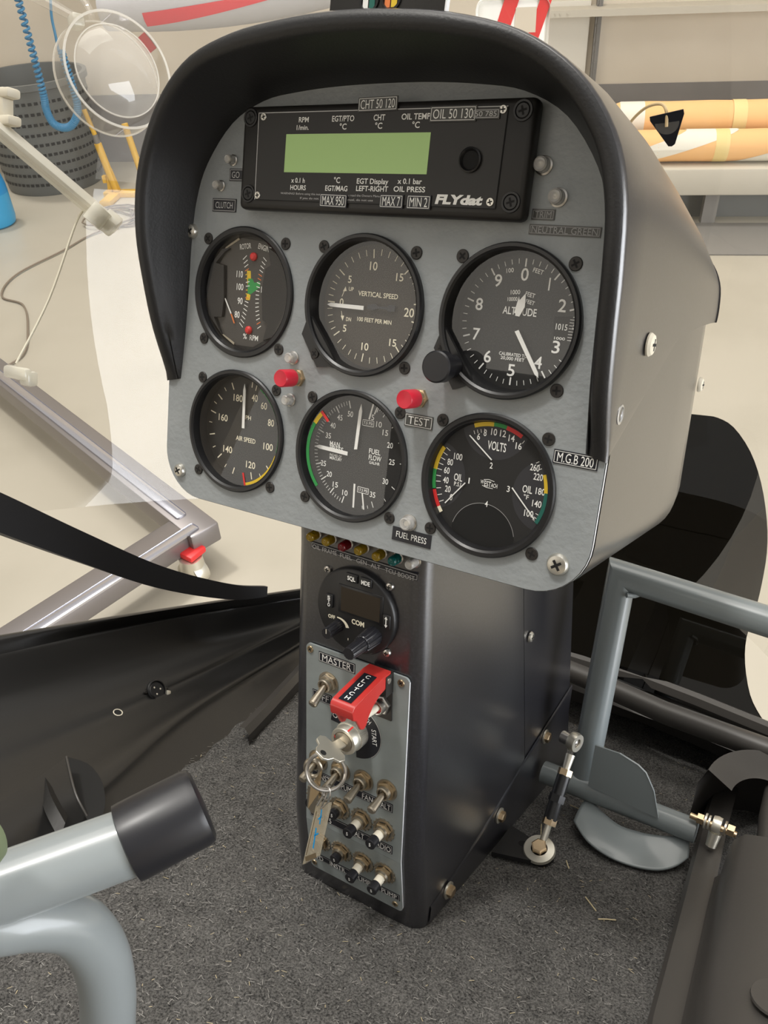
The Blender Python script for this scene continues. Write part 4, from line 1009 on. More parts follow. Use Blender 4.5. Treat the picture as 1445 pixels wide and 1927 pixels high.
# lettering lies on the sloping top of the cover
def topp(u, z): return V((u, -31.62-.1373*z+.0, z))*.001
b = B(); q = [topp(16.6, 14), topp(26.2, 14), topp(26.2, 43), topp(16.6, 43)]
b.add([p+V((0, .00035, .00005)) for p in q], [(3, 2, 1, 0)]); lab = obj('cover_tape', b, 'tape_black', t, label='black tape reading CLUTCH')
g = B()
ex = V((1, 0, 0)); ey = V((0, .1360, -.9907)); ez = ex.cross(ey)
for k, s in enumerate('CLUTCH'):
    c = topp(21.4, 17.0+4.55*k)+V((0, .0006, .0001)); X = Matrix(((ex.x, ey.x, ez.x, c.x), (ex.y, ey.y, ez.y, c.y), (ex.z, ey.z, ez.z, c.z), (0, 0, 0, 1)))
    g.text(s, 0, 0, .0030, .0032, M=X, bold=.015)
obj('lettering', g, 'white', lab)
b = B(); b.lathe([(.0074, .0012), (.0074, .0034), (.0066, .004), (.0050, .004)], 6, T((.0225, -.0612, 0)) @ RZ(.2)); b.lathe([(.0054, .003), (.0054, .0075), (.0046, .008), (.0040, .0078), (.0036, .005)], 32, T((.0225, -.0612, 0))); obj('bushing', b, 'steel', t)
b = B(); b.lathe([(.0042, .0062), (0, .0062)], 24, T((.0225, -.0612, 0))); obj('red_seal', b, 'red', t)
b = B(); b.tube([(.0225, -.0612, .004), (.0223, -.0606, .012), (.0220, -.0595, .019), (.0220, -.0593, .0215)], [.0022, .0028, .0031, .0015], 20); obj('lever', b, 'ivory', t)

# ignition switch, key, ring and tags
t = thing('ignition_switch', 'round silver ignition switch below the red guarded switch', 'ignition switch', PAN @ pedM(1.5, -92, 2.2))
b = B(); b.arc(176, -86, 10.5, 20.8, .25, 40, MM2); P0 = obj('legend_plate', b, 'tape_black', t)
b = B(); b.arc(60, -50, 20.8, 21.3, .26, 30, MM2); obj('plate_rim', b, 'alu_edge', t)
g = B(); g.text('OFF', -16.1, 8.2, 4.0, 8.0, 60, .3, MM2); g.text('BOTH', 8.2, 13.6, 3.6, 9.0, -32, .3, MM2); g.text('START', 15.6, 1.0, 3.6, 12.5, -84, .3, MM2); obj('lettering', g, 'white', P0)
b = B(); rows = []
N = 120
for r, z in ((11.0, 0), (11.0, 4.5), (11.0, 8.0), (10.2, 8.4)):
    rows.append([(r*(1-.022*(j % 2))*math.cos(2*PI*j/N), r*(1-.022*(j % 2))*math.sin(2*PI*j/N), z) for j in range(N)])
b.grid(rows, MM2, closed=True); obj('knurled_body', b, 'pale_zinc', t, ang=20)
b = B(); b.lathe([(.0102, .0080), (.0102, .0140), (.0096, .0150), (.0076, .0150), (.0072, .0142), (0, .0138)], 48); obj('face_ring', b, 'pale_zinc', t)
b = B(); b.lathe([(.0070, .01385), (.0068, .0150), (.0050, .0156), (0, .0156)], 32); obj('lock_barrel', b, 'worn_nickel', t)
b = B(); b.add([(-.0006, 0, .0), (.0006, 0, 0), (.0006, .0, .0066), (-.0006, 0, .0066)], [(0, 1, 2, 3)], RZ(-.35) @ T((0, .01025, .0080))); b.add([(-.0005, .0006, 0), (.0005, .0006, 0), (.0007, .0098, -.0003), (-.0007, .0098, -.0003)], [(0, 1, 2, 3)], T((-.0050, -.0015, .0152)) @ RZ(.5) @ Matrix.Scale(.5, 4)); obj('red_mark', b, 'red', t)
KM = PAN @ pedM(1.5, -92, 2.2) @ T((0, 0, .0156)) @ RX(-.2) @ RZ(-.42)
t = thing('ignition_key', 'flat silver key standing out of the ignition switch', 'key', KM)
kp = [(-3.6, 0), (3.6, 0), (3.6, 8.5), (9.5, 9.2), (12.0, 12.5), (11.0, 17.5), (6.8, 19.5), (5.8, 24), (3.4, 27), (-3.4, 27), (-5.8, 24), (-6.8, 19.5), (-11, 17.5), (-12, 12.5), (-9.5, 9.2), (-3.6, 8.5)]
UZ = Matrix(((1, 0, 0, 0), (0, 0, -1, 0), (0, 1, 0, 0), (0, 0, 0, 1)))
b = B(); b.prism(kp, -1.0, 1.0, MM2 @ UZ); o = obj('bow', b, 'pale_zinc', t)
mo = o.modifiers.new('bev', 'BEVEL'); mo.width = .0004; mo.segments = 2; mo.limit_method = 'ANGLE'
b = B(); b.lathe([(2.2, 1.05), (0, 1.05)], 20, MM2 @ UZ @ T((0, 23, 0))); b.lathe([(0, -1.05), (2.2, -1.05)], 20, MM2 @ UZ @ T((0, 23, 0))); obj('key_hole', b, 'screw_recess', o)
RC = V((1.5, -104.2, 36.5))
t = thing('split_ring', 'steel split ring threaded through the ignition key', 'key ring', PAN @ pedM(*RC))
b = B(); P = [(.0130*math.cos(a), .0130*math.sin(a), .0014*math.sin(a*.5)-.0007) for a in [2*PI*k/40 for k in range(81)]]
b.tube(P, .0012, 8, RY(.45) @ RX(-.25)); obj('ring_wire', b, 'steel', t)
t = thing('second_key', 'small dark second key hanging left of the ignition key', 'key', PAN @ pedM(-14, -112, 30))
b = B(); b.tube([(.0055*math.cos(a), .0068*math.sin(a), 0) for a in [2*PI*k/24 for k in range(25)]], .0016, 8, RY(.3)); b.tube([(0, -.006, 0), (.002, -.018, -.001)], .0016, 8); obj('loop', b, 'worn_nickel', t)
b = B(); b.prism([(-.004, -.016), (.004, -.016), (.0045, -.034), (0, -.038), (-.0045, -.034)], -.0008, .0008); obj('blade', b, 'worn_nickel', t)
t = thing('key_tag', 'clear plastic key tag with blue writing hanging from the split ring', 'tag', PAN @ pedM(4, -116, 36) @ RX(-.30) @ RZ(-.06) @ RY(-.35))
b = B(); b.prism([(-.0075, -.014), (.0050, -.008), (.0065, -.046), (-.0060, -.060)], -.0012, .0012); obj('plastic_sleeve', b, 'tag_clear', t)
b = B(); b.bar((-.0005, -.016), (.0010, -.026), .0011, .0013); b.bar((.0010, -.020), (-.0016, -.024), .0010, .0013); b.bar((-.0014, -.030), (.0006, -.044), .0013, .0013); b.bar((.0020, -.032), (-.0016, -.036), .0010, .0013); obj('blue_writing', b, 'blue', t)
b = B(); b.bar((-.0052, -.020), (-.0046, -.052), .0007, .0013); b.bar((-.0045, -.055), (.0052, -.046), .0030, .0013); obj('brown_stain', b, 'brass', t)
b = B(); b.tube([(0, .002, 0), (-.006, -.016, .001)], .0011, 8); b.tube([(.0015, .0005, .001), (-.0015, -.016, .0015), (.004, -.008, .001)], .0006, 6); b.tube([(.0045*math.cos(a), -.0035+.0045*math.sin(a), .0015) for a in [2*PI*k/20 for k in range(21)]], .0006, 6); obj('wire_link', b, 'steel', t)
b = B(); b.prism([(-.013, -.004), (-.008, .010), (-.006, -.006), (-.011, -.020)], -.0004, .0004, RY(.5)); obj('copper_leaf', b, 'brass', t)

# ================================================================== COCKPIT TUB
b = B()
nx, nz = 70, 110
rows = []
for j in range(nz+1):
    z = .36-.95*j/nz
    rows.append([(-.33+.62*i/nx, -.4432+.0007*math.sin(i*1.3+j*.7)+.0006*math.sin(i*.41-j*1.1), z) for i in range(nx+1)])
b.grid(rows); o_c = obj('carpet', b, 'carpet', None, PAN); struct(o_c)
b = B()
for k in range(9000):
    x = random.uniform(-.27, .21); z = random.uniform(-.5, .34); a = random.random()*PI; l = random.uniform(.0008, .0024); y = -.4420
    d = V((math.cos(a), 0, math.sin(a)))*l; n = V((-math.sin(a), 0, math.cos(a)))*.00017; h = V((0, random.uniform(0, .0012), 0))
    b.slot = 0 if random.random() < .93 else 1
    p = V((x, y, z)); b.add([p-d-n, p+d-n+h, p+d+n+h, p-d+n], [(3, 2, 1, 0)])
mat('fibre_grey', (.30, .29, .27), .8); mat('fibre_straw', (.62, .52, .32), .7)
o = obj('fibres', b, ['fibre_grey', 'fibre_straw'], o_c); o['kind'] = 'stuff'
for k, (x, z, a, l) in enumerate(((.083, -.238, 1.2, .012), (.098, -.296, .1, .009), (.150, -.175, .7, .008), (.166, -.166, -.6, .007), (.118, -.21, 1.0, .005))):
    b = B(); d = V((math.cos(a), 0, math.sin(a)))*l; p = V((x, -.4418, z)); b.tube([p-d, p+V((0, .0010, .001)), p+d], .0005, 6)
    tag(obj('straw', b, 'fibre_straw', None, PAN), ('curved pale straw on the carpet beside the dark linkage bracket', 'straw lying near the torque tube behind the linkage', 'straw left of two bits on the carpet below the curved heel plate', 'straw right of two bits on the carpet below the curved heel plate', 'short straw between the linkage washer and the heel plate')[k], 'straw')

# left side of the tub: moulded black shell
def ext(P, a=.55, c=.25):
    P = [V(p)*.001 for p in P]; return spline([P[0]+(P[0]-P[1])*a]+P+[P[-1]+(P[-1]-P[-2])*c], 8)
A = {'lip_back': [(-421, -348, -46), (-368, -348, -200), (-302, -348, -366)],
     'lip_top': [(-409, -345, -40), (-356, -345, -194), (-290, -345, -363)],
     'lip_low': [(-402, -358, -36), (-364, -359, -201), (-295, -359, -371)],
     'in': [(-399, -362, -34), (-362, -362, -200), (-294, -362, -371)],
     'mid': [(-376, -397, -15), (-348, -397, -186), (-322, -395, -404)],
     'r1': [(-336, -411, 10), (-322, -411, -165), (-322, -411, -402)],
     'r1b': [(-318, -417, 22), (-315, -417, -159), (-321, -416, -400)],
     'flat': [(-279, -421, 3), (-292, -421, -156), (-308, -420, -385)],
     'r2': [(-240, -422, -15), (-275, -422, -158), (-298, -423, -372)],
     'r2b': [(-229, -430, -18), (-268, -430, -164), (-295, -430, -371)],
     'foot': [(-180, -444, 60), (-226, -444, -120), (-259, -444, -335)]}
cols = [ext(A[k]) for k in ('lip_back', 'lip_top', 'lip_low', 'in', 'mid', 'r1', 'r1b', 'flat', 'r2', 'r2b', 'foot')]
rows = [[c[i] for c in cols] for i in range(len(cols[0]))]
rows = [[p for p in spline(r, 4)] for r in rows]
b = B(); b.grid(rows)
tub = obj('wall_left', b, 'tub_black', None, PAN, ang=80); struct(tub)
from mathutils.bvhtree import BVHTree
tub_bvh = BVHTree.FromPolygons([V(p) for p in b.v], b.f)
def on_tub(p, lift=.0003, spin=0.0):     # seat a fitting on the moulded wall where the line of sight to p meets it
    hit, n, _, _ = tub_bvh.ray_cast(CAM_P, (V(p)-CAM_P).normalized())
    if n.dot(CAM_P-hit) < 0: n = -n
    return PAN @ T(hit+n*lift) @ n.to_track_quat('Z', 'Y').to_matrix().to_4x4() @ RZ(spin)
# strip along the foot of the tub wall
b = B(); P = [(-.216, -.437, -.180), (-.232, -.436, -.24), (-.262, -.434, -.345), (-.285, -.43, -.43)]
b.grid([[V(p)+V((-.008, .008, 0)), V(p)+V((0, .010, 0)), V(p)+V((.006, .004, 0)), V(p)+V((.007, -.007, 0))] for p in P]); struct(obj('trim_3', b, 'ledge_brown', None, PAN))
# socket, hole and pocket on the left wall
X = on_tub((-.2865, -.390, -.126), .0003, 2.6)
t = thing('panel_socket', 'round three pin black socket with metal catch in the left cockpit wall', 'socket', X)
b = B(); b.lathe([(.0115, 0), (.0115, .002), (.0098, .0028), (.0092, .0012), (0, .0012)], 40); obj('socket_shell', b, 'bezel_black', t)
b = B(); b.lathe([(.0088, .0014), (.0080, .0020), (0, .0020)], 32); o = obj('insert', b, 'black_plastic', t)
for a in (0, 2.1, 4.2):
    c = B(); c.lathe([(.0010, .0021), (0, .0021)], 10, T((.0042*math.cos(a), .0042*math.sin(a), 0))); obj('pin_hole', c, 'ivory', o)
b = B(); b.box((.002, .0135, .002), (.008, .005, .003), .001); obj('catch', b, 'pale_zinc', t)
for x, y in ((-.004, .0125), (.004, -.0125)): screw_head(t, T((x, y, .0002)), .0022, .0012)
X = on_tub((-.279, -.390, -.072))
b = B(); b.lathe([(.0048, 0), (.0048, .0006), (.0040, .0008), (.0036, .0002)], 28); o = tag(obj('eyelet', b, 'ivory', None, X), 'small metal edged hole in the left cockpit wall, nearer than the socket', 'eyelet')
c = B(); c.lathe([(.0037, .0004), (0, .0004)], 24); obj('hole', c, 'screw_recess', o)
t = thing('map_pocket', 'curved black moulded pocket low on the left cockpit wall behind the grey handle', 'pocket', PAN)
b = B()
fl = [[(-.2422, -.399, .0906), (-.2482, -.399, .0691), (-.2547, -.399, .0364), (-.2636, -.399, -.0036)], [(-.2114, -.405, .1109), (-.214, -.405, .086), (-.2238, -.405, .0518), (-.2234, -.406, .0189)], [(-.1881, -.4225, .1263), (-.1922, -.4225, .0948), (-.2024, -.4225, .0606), (-.2042, -.4225, .0207)], [(-.183, -.436, .128), (-.187, -.436, .096), (-.198, -.436, .062), (-.200, -.436, .022)]]
cols_ = [spline([fl[0][k], fl[1][k], fl[2][k], fl[3][k]], 5) for k in range(4)]
rows = [spline([c[i_] for c in cols_], 5) for i_ in range(len(cols_[0]))]
b.grid(rows); b.grid([[p, p+V((-.012, -.022, -.002))] for p in rows[0]]); b.grid([[r[-1], r[-1]+V((-.004, -.020, -.001))] for r in rows]); obj('pocket_front', b, 'tub_black', t)
b = B(); b.tube([r[-1]+V((0, .0004, 0)) for r in rows[:-2]], .0010, 8); obj('pocket_rim', b, 'ledge_brown', t)
b = B(); P = [(-.2893, -.4190, -.0237), (-.2668, -.4190, -.0285), (-.2388, -.4190, -.0197), (-.2121, -.4190, -.0017), (-.1978, -.4190, .0146), (-.2018, -.4190, .0243), (-.236, -.4190, .0088)]
P = [p+V((0, .0012, 0)) for p in spline(P, 3)]; b.add(P, [tuple(range(len(P)-1, -1, -1))]); obj('pocket_opening', b, 'screw_recess', t)
b = B(); b.grid([[V(p)+V((-.006, .004, -.010)), V(p)+V((.004, .008, 0)), V(p)+V((.010, .002, .010))] for p in spline([(-.2601, -.408, .0235), (-.229, -.406, .0407), (-.2, -.412, .0499)], 5)]); obj('retaining_strap', b, 'tub_black', t)

# front right rim of the tub
b = B(); b.tube([(-.02, -.372, -.445), (.051, -.372, -.432), (.138, -.372, -.410), (.237, -.372, -.402), (.33, -.372, -.40)], .0115, 16)
rows = []
for x, z, z2 in ((-.02, -.46, -.452), (.032, -.458, -.447), (.10, -.462, -.440), (.16, -.452, -.436), (.231, -.436, -.424), (.33, -.43, -.415)):
    rows.append([(x, -.43, z-.03), (x, -.364, z-.014), (x, -.361, z-.006), (x, -.364, z), (x, -.372, z+.001), (x, -.380, z-.006), (x, -.40, z2-.006), (x, -.445, z2-.10)])
b.grid(rows, flip=False); o = obj('wall_front', b, 'ledge_brown', None, PAN); struct(o)

# smoked lower window
SM = [(.0, -.09), (.049, -.089), (.087, -.0872), (.103, -.0875), (.122, -.095), (.145, -.117), (.164, -.147), (.179, -.183), (.187, -.214), (.190, -.245), (.1905, -.272), (.189, -.299), (.194, -.324), (.206, -.351), (.220, -.367), (.232, -.376), (-.16, -.376), (-.16, -.20), (-.12, -.12), (-.06, -.095)]
def smz(y): return -.46-(y+.37)*.4286
b = B(); poly = spline([(x, y, 0) for x, y in SM[:16]], 3); poly = [(p.x, p.y) for p in poly]+SM[16:]
n = len(poly); b.add([(x, y, smz(y)) for x, y in poly]+[(x, y, smz(y)-.003) for x, y in poly], [tuple(range(n-1, -1, -1)), tuple(range(n, 2*n))]+[(i, n+i, n+(i+1) % n, (i+1) % n) for i in range(n)])
struct(obj('window_1', b, 'smoked', None, PAN))

# canopy bubble
b = B(); cen = V((.0027, -.0095, .1489)); axs = V((.4241, .5402, .7926)); CR3 = Matrix.Rotation(-.1018, 3, 'Z'); rows = []
for i in range(41):
    v = math.radians(-27+99*i/40); r = []
    for j in range(81):
        u = math.radians(-12+204*j/80)
        d = V((math.cos(u)*math.cos(v), math.sin(v), -math.sin(u)*math.cos(v)))
        r.append(cen+CR3 @ V((d.x*axs.x, d.y*axs.y, d.z*axs.z)))
    rows.append(r)
b.grid(rows, flip=True); can = obj('window_2', b, 'acrylic', None, PAN, ang=180); struct(can)

# vent in the left of the canopy
AX = V((.93, .2, .3)).normalized()
VM = PAN @ T((-.361, .169, -.125)) @ AX.to_track_quat('Z', 'Y').to_matrix().to_4x4() @ Matrix.Scale(.88, 4)
t = thing('canopy_vent', 'clear round acrylic air vent set into the canopy left of the glare shield', 'vent', VM)
b = B(); b.lathe([(.0540, -.014), (.0540, .012), (.0520, .012), (.0520, -.014)], 64, close=True); obj('outer_ring', b, 'acrylic_part', t)
b = B(); b.lathe([(.0543, .0118), (.0543, .0130), (.0520, .0130), (.0520, .0118)], 64, close=True); obj('rim', b, 'rim_white', t)
b = B(); b.lathe([(.0543, -.0138), (.0543, -.0152), (.0526, -.0152), (.0526, -.0138)], 64, close=True); obj('rim', b, 'rim_white', t)
b = B(); b.lathe([(.0430, .0090), (.0430, .0105), (.0418, .0105), (.0418, .0090)], 64, close=True); obj('inner_rim', b, 'rim_white', t)
b = B(); b.lathe([(.0415, .0095), (.036, .014), (.026, .019), (.013, .0218), (0, .0225)], 48); obj('dome', b, 'dome_clear', t)
b = B(); a0 = .15; b.lathe([(.0518, .011), (.0518, -.006)], 8, a0=-.98, a1=-.66); b.lathe([(.0545, -.006), (.0545, .011)], 8, a0=-.98, a1=-.66); obj('red_sticker', b, 'red', t)
b = B(); b.box((.043, .031, -.002), (.012, .012, .014), .002); obj('hinge_lug', b, 'clear_plastic', t)
b = B(); VI = VM.inverted() @ PAN
b.tube(spline([VI @ V(p) for p in ((-.372, .204, -.100), (-.402, .216, -.100), (-.432, .228, -.098), (-.468, .243, -.093))], 4), [.004+.0003*k for k in range(13)], 10); obj('seal_bead', b, 'acrylic_part', t)
b = B(); b.tube(spline([VI @ V(p) for p in ((-.366, .208, -.105), (-.373, .218, -.106), (-.390, .230, -.109))], 4), .0035, 10); obj('seal_bead', b, 'acrylic_part', t)

# clear sliding window latch bar and cord
t = thing('latch_bar', 'clear plastic bar with square end sloping down across the left canopy', 'latch', PAN @ T((-.31, .07, -.03)))
O = V((-.31, .07, -.03))
def lc(*p): return V(p)-O
p, q = lc(-.352, .112, .012), lc(-.279, .0395, -.057)
b = B(); d = q-p; X = T((p+q)/2) @ d.to_track_quat('X', 'Z').to_matrix().to_4x4(); b.box((0, 0, 0), (d.length, .010, .012), .002, 2, X); obj('bar', b, 'clear_plastic', t)
b = B(); b.box((0, 0, 0), (d.length, .004, .0128), .001, 2, X); obj('inner_channel', b, 'acrylic_part', t)
b = B(); b.box((d.length*.47, 0, 0), (.014, .014, .016), .0025, 2, X); b.cyl(X @ V((d.length*.40, .008, .004)), X @ V((d.length*.40, -.004, .012)), .008, n=24); obj('end_block', b, 'clear_plastic', t)
b = B(); b.box((-.034, .046, .024), (.016, .026, .010), .002); b.box((-.030, .055, .024), (.022, .007, .012), .002); b.box((-.029, .036, .024), (.022, .007, .012), .002); obj('end_clip', b, 'ivory', t)
t = thing('pull_cord', 'thin white cord hanging from the clear latch bar down to a clear clip', 'cord', PAN @ T((-.30, -.01, -.02)))
b = B(); b.tube(spline([(.001, .062, -.030), (-.001, .050, -.020), (-.001, -.01, .005), (-.003, -.060, .033)], 6), .0009, 8); obj('cord', b, 'cord_white', t)
b = B(); b.box((-.001, -.067, .033), (.028, .010, .008), .003, 2, RZ(0)); b.box((.008, -.070, .030), (.012, .012, .010), .003); obj('clip', b, 'clear_plastic', t)

# black canopy frame rail running down to the nose
b = B(); P = [V(p)*.001 for p in ((-380, -120, 130), (-366, -169, 55), (-360, -206, -10), (-344, -246, -80), (-317, -287, -156), (-293, -315, -233), (-277, -321, -276))]
C0 = [p for p in spline(P, 6)]
rows = []
for i, p in enumerate(C0):
    d = (C0[min(i+1, len(C0)-1)]-C0[max(i-1, 0)]).normalized(); view = (CAM_P-p).normalized(); up = V((-.25, .93, .25)); up = (up-d*up.dot(d)).normalized(); n = d.cross(up)
    if n.dot(view) < 0: n = -n
    f_ = i/(len(C0)-1); h, w = .0190-.0030*min(1, f_/.35)-max(0, f_-.35)/.65*.0105, .006-.003*f_
    rows.append([p+up*h+n*w*.2, p+up*h+n*w, p-up*h+n*w, p-up*h-n*w, p+up*h-n*w])
b.grid(rows, closed=True, flip=True); tag(obj('canopy_rail', b, 'rail_black', None, PAN), 'black flat rail sloping across the left canopy down to the nose', 'rail')

# yaw string on the canopy
t = thing('yaw_string', 'beige string with black triangular patch stuck on the right of the canopy', 'string', PAN @ T((-.0035, .2155, -.567)) @ Matrix.Scale(1.072, 4))
nrm = V((.06, -.55, .83)).normalized(); 
XN = nrm.to_track_quat('Z', 'Y').to_matrix().to_4x4()
b = B(); P = [(-.0165, .0105), (.0165, .0135), (.0170, .0090), (.0062, -.0195), (.0030, -.0215), (-.0005, -.0210), (-.0165, .0065)]
b.prism(P, -.0006, .0006, XN); obj('black_patch', b, 'tape_black', t)
b = B(); b.lathe([(.012, .0007), (0, .0012)], 24, XN @ T((0, .003, 0)), a0=PI, a1=2*PI); obj('clear_dot', b, 'acrylic_part', t)
b = B(); b.tube(spline([(0, -.002, .002), (-.002, .012, .005), (-.010, .020, .0), (-.030, .022, -.02), (-.055, .020, -.06), (-.075, .016, -.10)], 6), .0016, 8); obj('string', b, 'string', t)

# unseen dark slab added behind the pilot to block light and darken reflections
b = B(); b.box((0, -.275, .98), (1.1, .35, .03), .004); struct(obj('rear_light_block', b, 'tub_black', None, PAN))

# ================================================================== CONTROLS
# pilot's grey handle with black end cap, close to the camera
t = thing('cyclic_handle', 'light grey tubular handle with black rubber cap, lower left foreground', 'handle', PAN @ T((.02, -.25, .23)))
O = V((.02, -.25, .23))
h0, h1, h2 = V((-.045, -.262, .315))-O, V((.0400, -.2240, .203))-O, V((.0575, -.2110, .176))-O
b = B(); b.tube([h0, h0.lerp(h1, .5), h1, h1.lerp(h2, .6)], .0142, 32); obj('cross_tube', b, 'tube_light', t)
b = B(); d = (h2-h1).normalized(); L_ = (h2-h1).length
X = T(h1-d*.001) @ d.to_track_quat('Z', 'Y').to_matrix().to_4x4()
b.lathe([(.0145, 0), (.0166, .0006), (.0168, .003), (.0168, L_-.004), (.0160, L_-.0012), (.0135, L_), (0, L_+.0006)], 48, X); obj('end_cap', b, 'rubber', t)
b = B(); P = [(.001, -.2480, .2600), (.0115, -.2520, .2427), (.0161, -.2568, .2289), (.0200, -.2680, .2134), (.0217, -.2895, .2017), (.0208, -.3151, .1954), (.0181, -.3397, .1923), (.0110, -.3904, .1852), (.004, -.4425, .178)]
b.tube(spline([V(p)-O for p in P], 6), .0128, 28); obj('bent_tube', b, 'tube_light', t)
b = B(); b.lathe([(0, -.012), (.008, -.010), (.0115, -.003), (.0115, .003), (.008, .010), (0, .012)], 24, T(V((.0270, -.1985, .2647))-O)); obj('hand_grip_end', b, 'green_paint', t)

# pedal assembly
t = thing('rudder_pedal', 'grey welded tube pedal frame right of the pedestal with heel plate', 'pedal', PAN @ T((.1, -.41, -.283)))
O = V((.1, -.41, -.283))
def lr(*p): return V(p)-O
PR = .0128
def mitre(b, p0, p1, p2, r, n=28):
    p0, p1, p2 = V(p0), V(p1), V(p2); d1 = (p1-p0).normalized(); d2 = (p2-p1).normalized(); nrm = d1.cross(d2).normalized(); bis = (d1-d2).normalized()
    rows = []
    for base, d in ((p0, d1), ):
        x = nrm; y = d.cross(nrm); rows.append([base+(x*math.cos(a)+y*math.sin(a))*r for a in [2*PI*k/n for k in range(n)]])
    # joint ellipse in the plane containing nrm and the bisector
    pl = (d1+d2).normalized(); r2 = []
    for q in rows[0]:
        t_ = (p1-q).dot(pl)/d1.dot(pl); r2.append(q+d1*t_)
    rows.append(r2)
    r3 = []
    for q in r2: r3.append(q+d2*((p2-q).dot(d2)))
    rows.append(r3); b.grid(rows, closed=True)
    b.add(rows[0], [tuple(range(n-1, -1, -1))]); b.add(r3, [tuple(range(n))])
b = B(); mitre(b, lr(.0985, -.412, -.290), lr(.0985, -.2085, -.298), lr(.300, -.2215, -.300), PR); obj('pedal_frame', b, 'tube_grey', t)
b = B(); b.tube([lr(.0985+.0128*math.cos(a)*.9+.006, -.2215, -.298+.0128*math.sin(a)) for a in (-1.2, -.6, 0, .6, 1.2)], .0022, 8); obj('weld_bead', b, 'tube_grey', t)
b = B(); b.tube([lr(.0625, -.4105, -.283), lr(.203, -.4105, -.283)], .0105, 24); obj('torque_tube', b, 'tube_grey', t)
GP = [(.1085, -.3592), (.1302, -.3588), (.1474, -.3633), (.1551, -.3679), (.1645, -.3821), (.1722, -.4049), (.1178, -.4005), (.1085, -.4000)]
b = B(); b.prism([(x-O.x, y-O.y) for x, y in GP], .0105, .0125); obj('gusset', b, 'tube_grey', t)
b = B(); P = [(x-O.x, y-O.y) for x, y in GP[1:6]]
b.grid([[(x+.0002, y+.0002, .0104), (x+.0002, y+.0002, .0128)] for x, y in P], flip=True); obj('gusset_edge', b, 'tube_light', t)
HP = [[(.1069, -.417, -.2833), (.1223, -.421, -.2752), (.141, -.4235, -.268), (.1559, -.424, -.2696), (.169, -.4235, -.2728), (.1842, -.421, -.2781), (.1972, -.418, -.2865)],
      [(.1049, -.423, -.2685), (.1203, -.428, -.2549), (.1428, -.4315, -.2463), (.1622, -.432, -.2521), (.176, -.4315, -.2599), (.1906, -.428, -.2678), (.2004, -.424, -.279)],
      [(.1051, -.429, -.2551), (.1229, -.434, -.2416), (.1444, -.437, -.2368), (.1653, -.438, -.2397), (.1838, -.4375, -.2479), (.1958, -.434, -.2581), (.2027, -.43, -.2712)]]
rows = [spline([V(p)-O for p in r], 4) for r in HP]
rows = [spline(c, 5) for c in zip(*rows)]
b = B(); b.grid(rows); o = obj('heel_plate', b, 'tube_grey', t, ang=60)
mo = o.modifiers.new('solid', 'SOLIDIFY'); mo.thickness = .0022; mo.offset = -1
# bolt and rod end at the end of the torque tube
t2 = thing('pivot_bolt', 'brass coloured bolt with pale rod end at the right end of the torque tube', 'bolt', PAN @ T((.212, -.395, -.278)))
b = B(); b.cyl((-.016, 0, 0), (.022, -.002, 0), .0026, n=16); obj('shank', b, 'gold_bolt', t2)
for x, r, h, n, m in ((-.010, .0048, .005, 6, 'gold_bolt'), (-.004, .0068, .0016, 24, 'pale_zinc'), (-.001, .0062, .0016, 24, 'pale_zinc'), (.012, .0064, .0016, 24, 'worn_nickel'), (.0145, .0052, .0055, 6, 'gold_bolt')):
    b = B(); b.cyl((x, 0, 0), (x+h, 0, 0), r, n=n); obj('nut' if n == 6 else 'washer', b, m, t2)
b = B(); b.lathe([(.0040, -.0035), (.0072, -.0035), (.0078, 0), (.0072, .0035), (.0040, .0035)], 28, T((.006, 0, 0)) @ RY(PI/2), close=True); b.tube([(.006, -.006, .002), (.005, -.018, .005)], [.0052, .0042], 14); obj('rod_end', b, 'pale_zinc', t2)

# push rod linkage
t = thing('push_rod', 'black push rod with pale rod ends standing beside the pedestal', 'rod', PAN @ T((.095, -.43, -.205)))
O = V((.095, -.43, -.205))
top, bot = lr(.0955, -.352, -.250), lr(.0955, -.4325, -.2020)
def ons(f): return top.lerp(bot, f)
dd = (bot-top).normalized()
b = B(); b.tube([ons(.12), ons(.30)], [.0042, .0030], 18); obj('threaded_end', b, 'pale_zinc', t)
b = B(); b.tube([ons(.74), ons(1.0)], [.0030, .0034], 18); obj('threaded_end', b, 'pale_zinc', t)
b = B(); b.lathe([(.0040, -.0036), (.0080, -.0036), (.0088, 0), (.0080, .0036), (.0040, .0036)], 32, T(top) @ RY(PI/2-.3), close=True); obj('upper_rod_end', b, 'pale_zinc', t)
b = B(); b.lathe([(0, -.003), (.0036, -.002), (.0036, .002), (0, .003)], 20, T(top) @ RY(PI/2-.3)); b.cyl(top+V((-.012, 0, -.002)), top+V((-.004, 0, 0)), .0055, n=20); obj('ball', b, 'steel', t)
for f in (.26, .72):
    b = B(); b.cyl(ons(f), ons(f+.06), .0062, n=6); obj('lock_nut', b, 'gold_bolt', t)
b = B(); b.tube([ons(.31), ons(.32), ons(.73), ons(.74)], [.0048, .0058, .0058, .0050], 24); obj('sleeve', b, 'bezel_black', t)
b = B(); b.cyl(ons(.50), ons(.57), .0070, n=6); obj('sleeve_hexagon', b, 'bezel_black', t)
b = B(); b.lathe([(.0135, 0), (.0138, .0006), (.0128, .0026), (.0070, .0034)], 40, T(lr(.0950, -.4330, -.2000)) @ RX(-PI/2+.45)); obj('cup_washer', b, 'pale_zinc', t)
b = B(); b.lathe([(.0068, .0030), (.0068, .0072), (.0056, .0080), (0, .0080)], 6, T(lr(.0950, -.4330, -.2000)) @ RX(-PI/2+.45)); obj('bolt_head', b, 'gold_bolt', t)
